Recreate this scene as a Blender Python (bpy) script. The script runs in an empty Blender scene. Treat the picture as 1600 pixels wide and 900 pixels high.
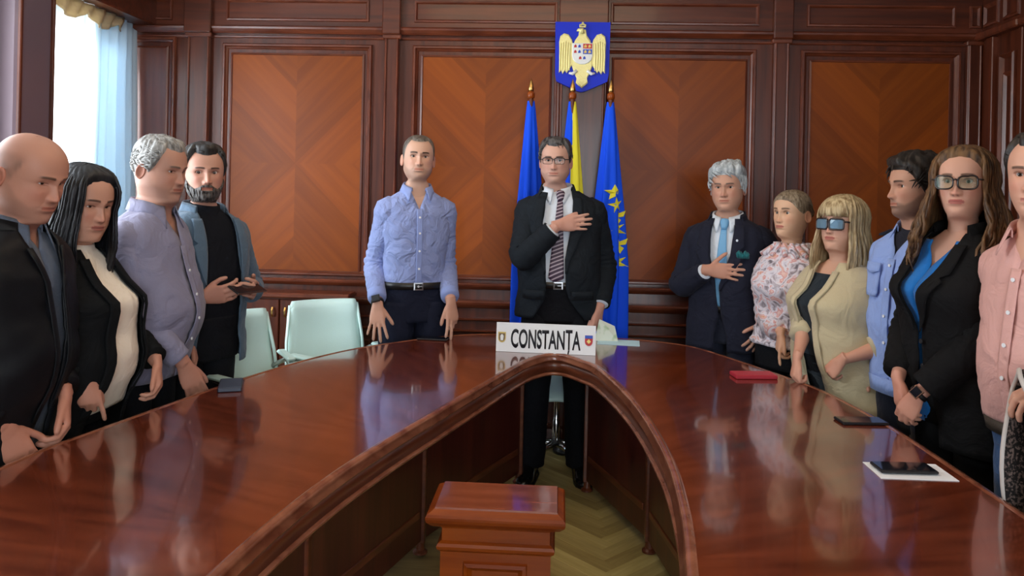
import bpy, bmesh, math, random
import numpy as np
from mathutils import Vector, Matrix, noise
random.seed(7); np.random.seed(7)
sc = bpy.context.scene
COL = sc.collection
PI = math.pi
# ------------------------------------------------------------------ camera
HC, ROLL, YAW, FPX = 1.473, 0.022, 0.05, 1200.0
cd = bpy.data.cameras.new('camera'); cam = bpy.data.objects.new('camera', cd); COL.objects.link(cam)
cd.sensor_width = 36.0; cd.lens = FPX*36/1600; cd.shift_y = -145/1600; cd.clip_start = 0.02
_c, _s = math.cos(ROLL), math.sin(ROLL)
_m = Matrix(((_c, -_s, 0, 0), (0, 0, -1, 0), (_s, _c, 0, 0), (0, 0, 0, 1)))
cam.matrix_world = Matrix.Translation((0, 0, HC)) @ Matrix.Rotation(YAW, 4, 'Z') @ _m
sc.camera = cam
# ------------------------------------------------------------------ world, view, daylight
w = bpy.data.worlds.new('sky'); sc.world = w; w.use_nodes = True
bg = w.node_tree.nodes['Background']; bg.inputs[0].default_value = (0.80, 0.91, 1.0, 1); bg.inputs[1].default_value = 3.0
sc.view_settings.view_transform = 'Standard'; sc.view_settings.look = 'None'
sc.view_settings.gamma = 1.0; sc.view_settings.use_curve_mapping = False
sc.view_settings.exposure = 0.12
def area(name, loc, target, sx, sy, power, color):
    l = bpy.data.lights.new(name, 'AREA'); l.shape = 'RECTANGLE'; l.size = sx; l.size_y = sy
    l.energy = power; l.color = color
    o = bpy.data.objects.new(name, l); COL.objects.link(o); o.location = loc
    o.rotation_euler = (Vector(target)-Vector(loc)).to_track_quat('-Z', 'Y').to_euler()
    return o
DAY = (0.86, 0.93, 1.0)
area('daylight_front_window', (0.75, -1.95, 1.75), (0.2, 3, 1.2), 2.6, 1.5, 66, DAY)
area('daylight_left_window', (-2.70, 2.55, 1.72), (0, 2.75, 1.35), 1.3, 1.55, 78, DAY)
area('daylight_far_window', (-2.75, 4.05, 1.6), (0, 3.9, 1.0), 0.7, 1.4, 26, DAY)
WARM = (1.0, .70, .42)
area('ceiling_lamp_light_far', (-.1, 3.0, 2.93), (-.1, 3.4, 0), 1.8, .5, 13, WARM)
area('ceiling_lamp_light_near', (-.1, 1.0, 2.93), (-.1, 1.2, 0), 1.8, .5, 8, WARM)
# ------------------------------------------------------------------ helpers
def link(name, me, m=None, parent=None, smooth=False):
    o = bpy.data.objects.new(name, me); COL.objects.link(o)
    if m is not None:
        for q in (m if isinstance(m, (list, tuple)) else [m]): me.materials.append(q)
    if parent is not None: o.parent = parent
    if smooth:
        me.polygons.foreach_set('use_smooth', [True]*len(me.polygons))
    return o
def mesh(name, V, F, m=None, parent=None, smooth=False):
    me = bpy.data.meshes.new(name); me.from_pydata([tuple(v) for v in V], [], [tuple(f) for f in F]); me.update()
    return link(name, me, m, parent, smooth)
def tag(o, label=None, cat=None, group=None, kind=None):
    if label: o['label'] = label
    if cat: o['category'] = cat
    if group: o['group'] = group
    if kind: o['kind'] = kind
    return o
def empty(name, loc, rz=0.0):
    o = bpy.data.objects.new(name, None); COL.objects.link(o); o.location = loc; o.rotation_euler = (0, 0, rz)
    o.empty_display_size = 0.1
    return o
class MB:
    """collects shapes into one vertex/face list"""
    def __init__(s): s.V = []; s.F = []
    def add(s, V, F):
        n = len(s.V); s.V += [tuple(v) for v in V]; s.F += [tuple(i+n for i in f) for f in F]; return s
    def box(s, x0, x1, y0, y1, z0, z1, b=0.0):
        if b > 0:
            b = min(b, (x1-x0)*.45, (y1-y0)*.45, (z1-z0)*.45)
            V = []
            for (zz, q) in ((z0, b), (z0+b, 0), (z1-b, 0), (z1, b)):
                for (px, py) in ((x0+b, y0+q), (x1-b, y0+q), (x1-q, y0+b), (x1-q, y1-b), (x1-b, y1-q), (x0+b, y1-q), (x0+q, y1-b), (x0+q, y0+b)):
                    V.append((px, py, zz))
            F = [tuple(range(7, -1, -1)), tuple(range(24, 32))]
            for k in range(3):
                for i in range(8):
                    j = (i+1) % 8; F.append((k*8+i, k*8+j, k*8+8+j, k*8+8+i))
            return s.add(V, F)
        V = [(x0,y0,z0),(x1,y0,z0),(x1,y1,z0),(x0,y1,z0),(x0,y0,z1),(x1,y0,z1),(x1,y1,z1),(x0,y1,z1)]
        return s.add(V, [(0,3,2,1),(4,5,6,7),(0,1,5,4),(1,2,6,5),(2,3,7,6),(3,0,4,7)])
    def frame(s, x0, x1, z0, z1, prof, y):
        """mitred moulding round a rectangle on a wall that faces -y; prof = [(inset, projection)]"""
        V = []; n = len(prof)
        for (i, d) in prof:
            V += [(x0+i, y-d, z0+i), (x1-i, y-d, z0+i), (x1-i, y-d, z1-i), (x0+i, y-d, z1-i)]
        F = []
        for k in range(n-1):
            for i in range(4):
                j = (i+1) % 4; F.append((k*4+i, k*4+j, k*4+4+j, k*4+4+i))
        return s.add(V, F)
    def prism(s, pts, y0, y1):
        """pts (x,z) polygon extruded in y"""
        n = len(pts); V = [(x, y0, z) for x, z in pts]+[(x, y1, z) for x, z in pts]
        F = [tuple(range(n)), tuple(range(2*n-1, n-1, -1))]+[(i, i+n, (i+1) % n+n, (i+1) % n) for i in range(n)]
        return s.add(V, F)
    def sweep(s, path, prof, up=(0,0,1)):
        """open path of 3D points, prof = [(side, up)] closed profile"""
        P = [Vector(p) for p in path]; U = Vector(up); V = []; n = len(prof)
        for i, p in enumerate(P):
            t = (P[min(i+1, len(P)-1)]-P[max(i-1, 0)]).normalized(); sd = t.cross(U).normalized()
            for a, b in prof: V.append(p+sd*a+U*b)
        F = []
        for i in range(len(P)-1):
            for k in range(n):
                j = (k+1) % n; F.append((i*n+k, i*n+j, i*n+n+j, i*n+n+k))
        F += [tuple(range(n-1, -1, -1)), tuple(range((len(P)-1)*n, len(P)*n))]
        return s.add(V, F)
    def tube(s, path, rad, M=12, cap=True):
        V, F = tube_geo(path, rad, M, cap); return s.add(V, F)
    def lathe(s, prof, M=20, c=(0,0,0)):
        V = []; F = []; n = len(prof)
        for r, z in prof:
            for k in range(M):
                a = 2*PI*k/M; V.append((c[0]+r*math.cos(a), c[1]+r*math.sin(a), c[2]+z))
        for i in range(n-1):
            for k in range(M):
                j = (k+1) % M; F.append((i*M+k, i*M+j, i*M+M+j, i*M+M+k))
        F += [tuple(range(M-1, -1, -1)), tuple(range((n-1)*M, n*M))]
        return s.add(V, F)
    def build(s, name, m=None, parent=None, smooth=False): return mesh(name, s.V, s.F, m, parent, smooth)
def tube_geo(path, rad, M=12, cap=True, side=None, flat=None):
    """tube along a path, parallel-transport frames; flat = per-point ratio of the second axis"""
    P = [Vector(p) for p in path]; n = len(P)
    if not hasattr(rad, '__len__'): rad = [rad]*n
    T = [(P[min(i+1, n-1)]-P[max(i-1, 0)]).normalized() for i in range(n)]
    if side is None:
        a = Vector((0, 0, 1)) if abs(T[0].z) < .8 else Vector((1, 0, 0))
        S = T[0].cross(a).normalized()
    else: S = (Vector(side)-T[0]*T[0].dot(Vector(side))).normalized()
    V = []
    for i in range(n):
        S = (S-T[i]*S.dot(T[i])).normalized(); B = T[i].cross(S)
        fl = 1.0 if flat is None else (flat[i] if hasattr(flat, '__len__') else flat)
        for k in range(M):
            a = 2*PI*k/M; V.append(P[i]+S*(rad[i]*math.cos(a))+B*(rad[i]*fl*math.sin(a)))
    F = []
    for i in range(n-1):
        for k in range(M):
            j = (k+1) % M; F.append((i*M+k, i*M+j, i*M+M+j, i*M+M+k))
    if cap: F += [tuple(range(M-1, -1, -1)), tuple(range((n-1)*M, n*M))]
    return V, F
def loft(rings, closed=True, cap0=False, cap1=False):
    """rings: arrays (n,3) of the same length"""
    n = len(rings[0]); V = [tuple(p) for r in rings for p in r]; F = []
    for i in range(len(rings)-1):
        for k in range(n if closed else n-1):
            j = (k+1) % n; F.append((i*n+k, i*n+j, i*n+n+j, i*n+n+k))
    if cap0: F.append(tuple(range(n-1, -1, -1)))
    if cap1: F.append(tuple(range((len(rings)-1)*n, len(rings)*n)))
    return V, F
# ------------------------------------------------------------------ materials
def srgb(r, g, b):
    f = lambda c: (c/255/12.92) if c/255 <= .04045 else ((c/255+.055)/1.055)**2.4
    return (f(r), f(g), f(b), 1)
def nmat(name):
    m = bpy.data.materials.new(name); m.use_nodes = True; nt = m.node_tree
    return m, nt, nt.nodes['Principled BSDF']
def N(nt, typ, **kw):
    n = nt.nodes.new(typ)
    for k, v in kw.items(): setattr(n, k, v)
    return n
def plain(name, col, rough=.5, metal=0, spec=.5, bump=0, bscale=200, var=0, coat=0, sheen=0):
    m, nt, b = nmat(name)
    b.inputs['Base Color'].default_value = col; b.inputs['Roughness'].default_value = rough
    b.inputs['Metallic'].default_value = metal; b.inputs['Specular IOR Level'].default_value = spec
    b.inputs['Coat Weight'].default_value = coat; b.inputs['Coat Roughness'].default_value = .08
    b.inputs['Sheen Weight'].default_value = sheen
    if bump or var:
        tc = N(nt, 'ShaderNodeTexCoord'); no = N(nt, 'ShaderNodeTexNoise'); no.inputs['Scale'].default_value = bscale
        no.inputs['Detail'].default_value = 4; nt.links.new(tc.outputs['Object'], no.inputs['Vector'])
        if bump:
            bp = N(nt, 'ShaderNodeBump'); bp.inputs['Strength'].default_value = bump; bp.inputs['Distance'].default_value = .01
            nt.links.new(no.outputs['Fac'], bp.inputs['Height']); nt.links.new(bp.outputs['Normal'], b.inputs['Normal'])
        if var:
            mx = N(nt, 'ShaderNodeMix', data_type='RGBA'); mx.inputs['A'].default_value = tuple(c*(1-var) for c in col[:3])+(1,)
            mx.inputs['B'].default_value = tuple(min(1, c*(1+var)) for c in col[:3])+(1,)
            nt.links.new(no.outputs['Fac'], mx.inputs['Factor']); nt.links.new(mx.outputs['Result'], b.inputs['Base Color'])
    return m
def wood(name, c1, c2, stretch=(1, 1, .08), scale=30, rough=.3, rot=(0, 0, 0), coat=.3, band=0, spec=.5, crough=.1):
    """grain: noise squeezed along one axis; band = width of matched veneer strips of alternating tone (across local x)"""
    m, nt, b = nmat(name); L = nt.links
    tc = N(nt, 'ShaderNodeTexCoord'); mp = N(nt, 'ShaderNodeMapping'); mp.inputs['Rotation'].default_value = rot
    L.new(tc.outputs['Object'], mp.inputs['Vector'])
    ms = N(nt, 'ShaderNodeVectorMath', operation='MULTIPLY'); ms.inputs[1].default_value = stretch
    L.new(mp.outputs['Vector'], ms.inputs[0])
    no = N(nt, 'ShaderNodeTexNoise'); no.inputs['Scale'].default_value = scale; no.inputs['Detail'].default_value = 6; no.inputs['Distortion'].default_value = .6
    L.new(ms.outputs[0], no.inputs['Vector'])
    cr = N(nt, 'ShaderNodeValToRGB'); cr.color_ramp.elements[0].position = .33; cr.color_ramp.elements[1].position = .68
    cr.color_ramp.elements[0].color = c1; cr.color_ramp.elements[1].color = c2
    L.new(no.outputs['Fac'], cr.inputs['Fac']); out = cr.outputs['Color']
    if band:
        sp = N(nt, 'ShaderNodeSeparateXYZ'); L.new(mp.outputs['Vector'], sp.inputs[0])
        dv = N(nt, 'ShaderNodeMath', operation='DIVIDE'); dv.inputs[1].default_value = band; L.new(sp.outputs['X'], dv.inputs[0])
        fl = N(nt, 'ShaderNodeMath', operation='FLOOR'); L.new(dv.outputs[0], fl.inputs[0])
        wn = N(nt, 'ShaderNodeTexWhiteNoise', noise_dimensions='1D'); L.new(fl.outputs[0], wn.inputs['W'])
        mr = N(nt, 'ShaderNodeMapRange'); mr.inputs['To Min'].default_value = .76; mr.inputs['To Max'].default_value = 1.2; L.new(wn.outputs['Value'], mr.inputs['Value'])
        vm = N(nt, 'ShaderNodeVectorMath', operation='SCALE'); L.new(out, vm.inputs[0]); L.new(mr.outputs[0], vm.inputs['Scale']); out = vm.outputs[0]
    L.new(out, b.inputs['Base Color']); b.inputs['Roughness'].default_value = rough
    b.inputs['Coat Weight'].default_value = coat; b.inputs['Coat Roughness'].default_value = crough; b.inputs['Specular IOR Level'].default_value = spec
    bp = N(nt, 'ShaderNodeBump'); bp.inputs['Strength'].default_value = .05; bp.inputs['Distance'].default_value = .003
    L.new(no.outputs['Fac'], bp.inputs['Height']); L.new(bp.outputs['Normal'], b.inputs['Normal'])
    return m
M = {}
fr1, fr2 = srgb(67, 27, 13), srgb(99, 44, 22)
M['frame_v'] = wood('mahogany_vertical', fr1, fr2, (1, 1, .06), 28, rough=.35, coat=.08)
M['frame_h'] = wood('mahogany_horizontal', fr1, fr2, (.06, 1, 1), 28, rough=.33, coat=.15)
M['mould'] = wood('mahogany_moulding', srgb(82, 36, 19), srgb(116, 56, 32), (.2, 1, .2), 30, rough=.34, coat=.2, crough=.25)
v1, v2 = srgb(130, 60, 7), srgb(145, 70, 9)
M['veneer_a'] = wood('veneer_falling', v1, v2, (1, 1, .05), 22, rough=.42, rot=(0, PI/4, 0), coat=.0, band=.31, spec=.25)
M['veneer_b'] = wood('veneer_rising', v1, v2, (1, 1, .05), 22, rough=.42, rot=(0, -PI/4, 0), coat=.0, band=.31, spec=.25)
M['veneer_dark'] = wood('veneer_dark', srgb(92, 46, 32), srgb(122, 66, 46), (1, 1, .05), 22, rough=.3)
M['table'] = wood('table_veneer', srgb(86, 35, 20), srgb(124, 56, 32), (.10, 1, 1), 22, rough=.16, coat=.8, spec=.6, crough=.06)
M['table_edge'] = wood('table_edge', srgb(112, 60, 42), srgb(156, 98, 72), (.4, .4, 1), 26, rough=.25, coat=.6)
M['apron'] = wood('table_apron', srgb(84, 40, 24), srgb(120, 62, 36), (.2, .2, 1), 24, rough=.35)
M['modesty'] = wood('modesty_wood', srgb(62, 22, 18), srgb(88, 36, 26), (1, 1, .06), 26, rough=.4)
M['podium'] = wood('podium_wood', srgb(116, 47, 8), srgb(148, 68, 13), (.08, 1, 1), 26, rough=.3, coat=.15, spec=.3)
M['podium_top'] = wood('podium_top', srgb(110, 52, 36), srgb(140, 72, 50), (.08, 1, 1), 26, rough=.16, coat=.8, crough=.06)
M['brass'] = plain('brass', srgb(200, 160, 95), .3, 1)
M['chrome'] = plain('chrome', srgb(205, 205, 205), .2, 1)
M['black_plastic'] = plain('black_plastic', srgb(22, 22, 25), .4)
M['white_leather'] = plain('white_leather', srgb(204, 234, 228), .38, bump=.06, bscale=150)
M['plaster'] = plain('plaster', srgb(226, 222, 212), .9, bump=.03, bscale=60)
M['white_paint'] = plain('white_paint', srgb(235, 236, 232), .5)
M['paper'] = plain('paper', srgb(240, 243, 246), .7)
M['black'] = plain('black_gloss', srgb(14, 14, 16), .15)
M['screen'] = plain('dark_screen', srgb(24, 26, 34), .06)
# ------------------------------------------------------------------ room shell (x right along the back wall, y towards it)
YB, XL, XR, YF, ZC = 4.557, -2.62, 2.45, -2.0, 2.95
def part(mb, name, m, parent, smooth=False): return mb.build(name, m, parent, smooth)
# floor: structure with herringbone blocks where the photograph shows them
fl = MB().box(XL-.3, XR+.6, YF-.1, YB+.1, -.06, -.012).build('floor', wood('floor_far', srgb(120, 100, 62), srgb(156, 134, 86), (.2, 1, 1), 20, rough=.45)); tag(fl, kind='structure')
oaks = [wood('oak_block_%d' % i, srgb(*a), srgb(*b_), (.1, 1, 1), 30, rough=.38, coat=.15) for i, (a, b_) in enumerate([((172, 152, 92), (198, 180, 118)), ((186, 166, 100), (212, 196, 130)), ((154, 134, 78), (184, 164, 104))])]
mb = MB().box(-.21, .21, -.036, .036, -.012, 0, .0015); blk = []
for q in range(3):
    me = bpy.data.meshes.new('parquet_block'); me.from_pydata(mb.V, [], mb.F); me.materials.append(oaks[q]); blk.append(me)
nb = 0; Wb, NB = .07, 6; c45 = math.cos(PI/4)
for k in range(-60, 90):
    for q in range(-12, 12):
        for o in (0, 1):
            # herringbone: level block of row k starts at k (mod 12 widths), upright block of column k starts at k+1
            u, v = ((k+2*NB*q+NB/2)*Wb, (k+.5)*Wb) if o == 0 else ((k+.5)*Wb, (k+1+2*NB*q+NB/2)*Wb)
            x, y = .3+(u-v)*c45, 1.4+(u+v)*c45
            if -.40 < x < .98 and 2.1 < y < 4.54 and nb < 298:
                b = bpy.data.objects.new('parquet_block', blk[(k*7+q*3+o) % 3]); COL.objects.link(b); b.parent = fl
                b.location = (x, y, -.0006*((k+o) % 2)); b.rotation_euler = (0, 0, PI/4+o*PI/2); nb += 1
print('parquet blocks', nb)
# back wall
wb = MB().box(XL-.2, XR+.4, YB, YB+.12, 0, ZC).build('wall_back', M['frame_v']); tag(wb, kind='structure')
BEAD = [(0, 0), (0, .014), (.006, .022), (.016, .022), (.022, .012), (.03, .006), (.034, 0)]
def veneer_panel(x0, x1, z0, z1, dark=False, parent=wb, y=YB):
    f = MB().frame(x0-.06, x1+.06, z0-.02, z1+.066, BEAD, y); part(f, 'moulding', M['mould'], parent)
    q = MB().frame(x0-.012, x1+.012, z0-.006, z1+.012, [(0, 0), (.002, .008), (.012, .012), (.014, .006)], y); part(q, 'field_bead', M['mould'], parent)
    if dark:
        return part(MB().box(x0, x1, y-.006, y, z0, z1), 'veneer_panel', M['veneer_dark'], parent)
    cx, cz = (x0+x1)/2, (z0+z1)/2
    for (a, b_, c_, d, m) in ((x0, cx, cz, z1, 'veneer_a'), (cx, x1, cz, z1, 'veneer_b'), (x0, cx, z0, cz, 'veneer_b'), (cx, x1, z0, cz, 'veneer_a')):
        o = part(MB().box(a-cx, b_-cx, y-.006, y, c_-cz, d-cz), 'veneer_panel', M[m], parent); o.location = (cx, 0, cz)
ZP0, ZP1 = .985, 2.288
veneer_panel(-1.936, -1.141, ZP0, ZP1); veneer_panel(-.778, -.018, ZP0, ZP1)
veneer_panel(.356, 1.123, ZP0, ZP1); veneer_panel(1.499, 2.284, ZP0, ZP1)
veneer_panel(-2.56, -2.343, ZP0, 2.322, True)
def pilaster(x0, x1, d=.035, parent=wb, y=YB):
    m = MB().box(x0, x1, y-d, y, .12, 2.42, .004)
    p = part(m, 'pilaster', M['frame_v'], parent)
    for xx in (x0+.004, x1-.016): part(MB().box(xx, xx+.012, y-d-.010, y-d+.002, .98, 2.40, .004), 'pilaster_bead', M['mould'], p)
    part(MB().box(x0-.012, x1+.012, y-d-.014, y, 2.385, 2.412, .005), 'capital', M['mould'], p)
for a, b_ in ((-2.203, -2.064), (-1.004, -.916), (.041, .305), (1.277, 1.366), (2.37, 2.45)): pilaster(a, b_)
def rail(z0, z1, d, name='rail', x0=XL, x1=XR, y=YB):
    h = z1-z0
    pr = [(0, z0), (d*.5, z0), (d*.7, z0+h*.2), (d*.95, z0+h*.55), (d, z0+h*.8), (d*.85, z1), (0, z1)]
    V = []; F = []; n = len(pr)
    for x in (x0, x1): V += [(x, y-p, z) for p, z in pr]
    F = [(i, (i+1) % n, n+(i+1) % n, n+i) for i in range(n)]+[tuple(range(n)), tuple(range(2*n-1, n-1, -1))]
    return mesh(name, V, F, M['mould'], wb)
rail(.910, .948, .050); rail(.800, .846, .062); rail(.722, .738, .045); rail(.655, .672, .055)
rail(.10, .135, .03); part(MB().box(XL, XR, YB-.022, YB, 0, .10), 'skirting', M['frame_h'], wb)
for (x0, x1) in ((-2.0, -1.05), (-.85, .0), (.35, 1.22), (1.45, 2.33)):
    f = MB().frame(x0, x1, .19, .60, [(0, 0), (.004, .012), (.016, .014), (.024, .004), (.03, 0)], YB); part(f, 'dado_moulding', M['mould'], wb)
    part(MB().box(x0+.04, x1-.04, YB-.006, YB, .23, .56), 'dado_panel', M['frame_v'], wb)
# entablature: architrave line, frieze with sunk panels, upper cornice
rail(2.412, 2.455, .055, 'architrave'); rail(2.385, 2.400, .016, 'architrave_bead')
part(MB().box(XL, XR, YB-.03, YB, 2.455, 2.66), 'frieze', M['frame_h'], wb)
for x0, x1 in ((-1.97, -1.10), (-.83, .02), (.33, 1.19), (1.46, 2.30), (-.995, -.92), (1.29, 1.36), (-2.19, -2.08), (2.375, 2.44), (-2.55, -2.30)):
    part(MB().frame(x0, x1, 2.485, 2.615, [(0, 0), (.003, .010), (.012, .011), (.018, .002), (.02, 0)], YB-.03), 'frieze_moulding', M['mould'], wb)
for a, b_ in ((-2.215, -2.05), (-1.015, -.905), (.03, .316), (1.266, 1.377)):
    part(MB().box(a, b_, YB-.07, YB, 2.408, 2.66, .006), 'frieze_block', M['frame_h'], wb)
rail(2.655, 2.70, .10, 'cornice'); rail(2.70, 2.78, .17, 'cornice'); rail(2.78, 2.84, .24, 'cornice')
# left wall with the window that shows and a second one nearer the camera
wl = MB()
wl.box(XL-.18, XL, YF, 1.88, 0, ZC); wl.box(XL-.18, XL, 3.22, 3.66, 0, ZC); wl.box(XL-.18, XL, 4.44, YB, 0, ZC)
wl.box(XL-.18, XL, 1.88, 3.22, 0, .85); wl.box(XL-.18, XL, 3.66, 4.44, 0, .80)
wl.box(XL-.18, XL, 1.88, 3.22, 2.5, ZC); wl.box(XL-.18, XL, 3.66, 4.44, 2.5, ZC)
wl = wl.build('wall_left', M['frame_v']); tag(wl, kind='structure')
part(MB().box(XL-.02, XL+.16, 3.40, 3.665, 0, 2.62, .01), 'pilaster', plain('dark_pilaster', srgb(112, 94, 102), .4, coat=.3), wl)
for yy in (3.41, 3.64): part(MB().box(XL+.155, XL+.175, yy, yy+.018, .1, 2.5, .004), 'pilaster_bead', M['frame_v'], wl)
lin_m = plain('grey_lining', srgb(84, 88, 94), .7, spec=.2)
for a_, b_ in ((3.225, 3.398), (1.5, 1.875)): part(MB().box(XL, XL+.05, a_, b_, 0, 2.62), 'wall_lining', lin_m, wl)
part(MB().box(XL, XL+.05, 1.875, 3.225, 0, .84), 'wall_lining', lin_m, wl)
part(MB().box(XL-.02, XL+.22, 3.64, YB-.005, 2.45, 2.70, .008), 'pelmet', M['frame_h'], wl)
part(MB().box(XL-.02, XL+.20, YF, 3.64, 2.62, 2.84, .01), 'cornice', M['frame_h'], wl)
part(MB().box(XL, XL+.02, YF, 3.4, .0, .12), 'skirting', M['frame_h'], wl)
glass, nt, b = nmat('window_glass')
tr = N(nt, 'ShaderNodeBsdfTransparent'); gl = N(nt, 'ShaderNodeBsdfGlossy'); gl.inputs['Roughness'].default_value = .02
mx = N(nt, 'ShaderNodeMixShader'); mx.inputs[0].default_value = .06
nt.links.new(tr.outputs[0], mx.inputs[1]); nt.links.new(gl.outputs[0], mx.inputs[2]); nt.links.new(mx.outputs[0], nt.nodes['Material Output'].inputs[0])
def window(name, x, y0, y1, z0, z1, alongx=False):
    def bx(a0, a1, d0, d1, c0, c1):
        return MB().box(a0, a1, x+d0, x+d1, c0, c1, .004) if alongx else MB().box(x+d0, x+d1, a0, a1, c0, c1, .004)
    r = bx(y0, y1, -.04, .04, z0, z0+.05).build(name, M['white_paint']); tag(r, kind='structure')
    for a in ((y0, y0+.05, z0, z1), (y1-.05, y1, z0, z1), (y0, y1, z1-.05, z1), ((y0+y1)/2-.03, (y0+y1)/2+.03, z0, z1), (y0, y1, z0+(z1-z0)*.68, z0+(z1-z0)*.68+.05)):
        part(bx(a[0], a[1], -.035, .035, a[2], a[3]), 'window_bar', M['white_paint'], r)
    part(bx(y0+.02, y1-.02, -.003, .003, z0+.02, z1-.02), 'pane', glass, r)
window('window_1', XL-.10, 3.66, 4.44, .80, 2.5); window('window_2', XL-.10, 1.88, 3.22, .85, 2.5)
# right wall: pilaster panel at the corner, then a recessed bookcase bay
wr = MB().box(XR, XR+.5, 4.12, YB, 0, ZC); wr.box(XR+.32, XR+.5, YF, 4.12, 0, ZC); wr.box(XR, XR+.35, YF, 1.6, 0, ZC)
wr = wr.build('wall_right', M['frame_v']); tag(wr, kind='structure')
def rframe(y0, y1, z0, z1, d=.022):
    m = MB().frame(-y1, -y0, z0, z1, [(0, 0), (.003, d*.7), (.012, d), (.02, d*.4), (.026, 0)], 0)
    m.V = [(XR+y_, -x_, z_) for x_, y_, z_ in m.V]; return m
part(rframe(4.19, 4.33, .98, 2.30), 'moulding', M['mould'], wr); part(rframe(4.215, 4.305, 1.02, 2.20, .012), 'moulding', M['mould'], wr)
part(MB().box(XR-.03, XR+.01, 4.37, 4.44, .12, 2.41, .004), 'pilaster', M['frame_v'], wr)
part(MB().box(XR-.02, XR+.01, 4.12, 4.16, .12, 2.41, .004), 'pilaster', M['frame_v'], wr)
for (z0, z1, d) in ((2.412, 2.455, .05), (2.655, 2.70, .09), (2.70, 2.84, .2), (.91, .948, .04)):
    part(MB().box(XR-d, XR+.02, 4.12, YB-.01, z0, z1, .008), 'cornice' if z0 > 2 else 'rail', M['mould'], wr)
for yy in (4.17, 4.36): part(rframe(yy, yy+.15, 2.485, 2.615, .012), 'frieze_moulding', M['mould'], wr)
part(MB().box(XR-.05, XR+.1, 1.6, 4.12, 2.412, 2.455, .01), 'cornice', M['mould'], wr); part(MB().box(XR, XR+.08, 1.6, 4.12, 2.455, ZC), 'frieze', M['frame_h'], wr)
for z in (.45, .9, 1.27, 1.66, 2.02, 2.16):
    part(MB().box(XR+.03, XR+.33, 1.6, 4.12, z, z+.03, .004), 'shelf', M['mould'], wr)
for yy in (4.02, 3.2, 2.4): part(MB().box(XR+.01, XR+.33, yy, yy+.04, 0, 2.42, .004), 'upright', M['frame_v'], wr)
# wall behind the camera with a wide window, ceiling
wf = MB().box(XL-.2, -.7, YF-.15, YF, 0, ZC); wf.box(2.2, XR+.5, YF-.15, YF, 0, ZC); wf.box(-.7, 2.2, YF-.15, YF, 0, .95); wf.box(-.7, 2.2, YF-.15, YF, 2.55, ZC)
wf = wf.build('wall_front', M['frame_v']); tag(wf, kind='structure')
window('window_3', YF-.08, -.7, 2.2, .95, 2.55, True)
ce = MB().box(XL-.2, XR+.5, YF-.15, YB+.1, ZC, ZC+.1).build('ceiling', M['plaster']); tag(ce, kind='structure')
# curtains
def cloth_mat(name, col, trans=.4, rough=.8):
    m, nt, b = nmat(name); b.inputs['Base Color'].default_value = col; b.inputs['Roughness'].default_value = rough
    t = N(nt, 'ShaderNodeBsdfTranslucent'); t.inputs[0].default_value = col
    mx = N(nt, 'ShaderNodeMixShader'); mx.inputs[0].default_value = trans
    nt.links.new(b.outputs[0], mx.inputs[1]); nt.links.new(t.outputs[0], mx.inputs[2]); nt.links.new(mx.outputs[0], nt.nodes['Material Output'].inputs[0])
    return m, nt, mx
cur_m, _, _ = cloth_mat('curtain_cloth', srgb(212, 228, 238), .4)
sheer_m, nt, mx = cloth_mat('sheer_cloth', srgb(245, 248, 246), .75)
trn = N(nt, 'ShaderNodeBsdfTransparent'); mm = N(nt, 'ShaderNodeMixShader'); mm.inputs[0].default_value = .45
nt.links.new(mx.outputs[0], mm.inputs[1]); nt.links.new(trn.outputs[0], mm.inputs[2]); nt.links.new(mm.outputs[0], nt.nodes['Material Output'].inputs[0])
def curtain(name, x, y0, y1, z0, z1, folds, amp, m, gather=0.0, sc_=0.0):
    V = []; F = []; nx, nz = folds*10, 26
    for k in range(nz+1):
        f = k/nz; z = z1+(z0-z1)*f
        for i in range(nx+1):
            g = i/nx; wv = math.sin(g*folds*2*PI+.6*math.sin(3*f+g*7))*amp*(.55+.45*f)*(1+.4*math.sin(g*13))
            a0 = y0+gather*(1-min(1, f*1.6))
            V.append((x+wv+.006*math.sin(f*9+g*5), a0+(y1-a0)*g, z+sc_*math.cos(g*PI*.5)*(1-f)*0))
    for k in range(nz):
        for i in range(nx): F.append((k*(nx+1)+i, k*(nx+1)+i+1, (k+1)*(nx+1)+i+1, (k+1)*(nx+1)+i))
    o = mesh(name, V, F, m, None, True); s = o.modifiers.new('thick', 'SOLIDIFY'); s.thickness = .0015
    return o
c1 = curtain('curtain', XL+.10, 4.10, 4.525, .12, 2.448, 5, .028, cur_m); tag(c1, 'pale blue curtain hanging in folds at the far end of the window', 'curtain')
c2 = curtain('sheer_curtain', XL+.04, 3.68, 4.30, .14, 2.448, 8, .012, sheer_m); tag(c2, 'thin white sheer curtain across the bright window pane', 'curtain')
V = []; F = []
for i in range(31):
    g = i/30; y = 3.70+g*.62; d = .05+.055*abs(math.sin(g*PI*2.2))
    for j in range(5): V.append((XL+.13+.012*math.sin(i*1.3+j), y, 2.447-d*j/4))
for i in range(30):
    for j in range(4): F.append((i*5+j, i*5+j+1, i*5+j+6, i*5+j+5))
va = mesh('curtain_valance', V, F, cloth_mat('valance_cloth', srgb(232, 214, 176), .4)[0], None, True); va.modifiers.new('t', 'SOLIDIFY').thickness = .002
tag(va, 'short cream swag valance along the top of the window', 'valance')
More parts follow.
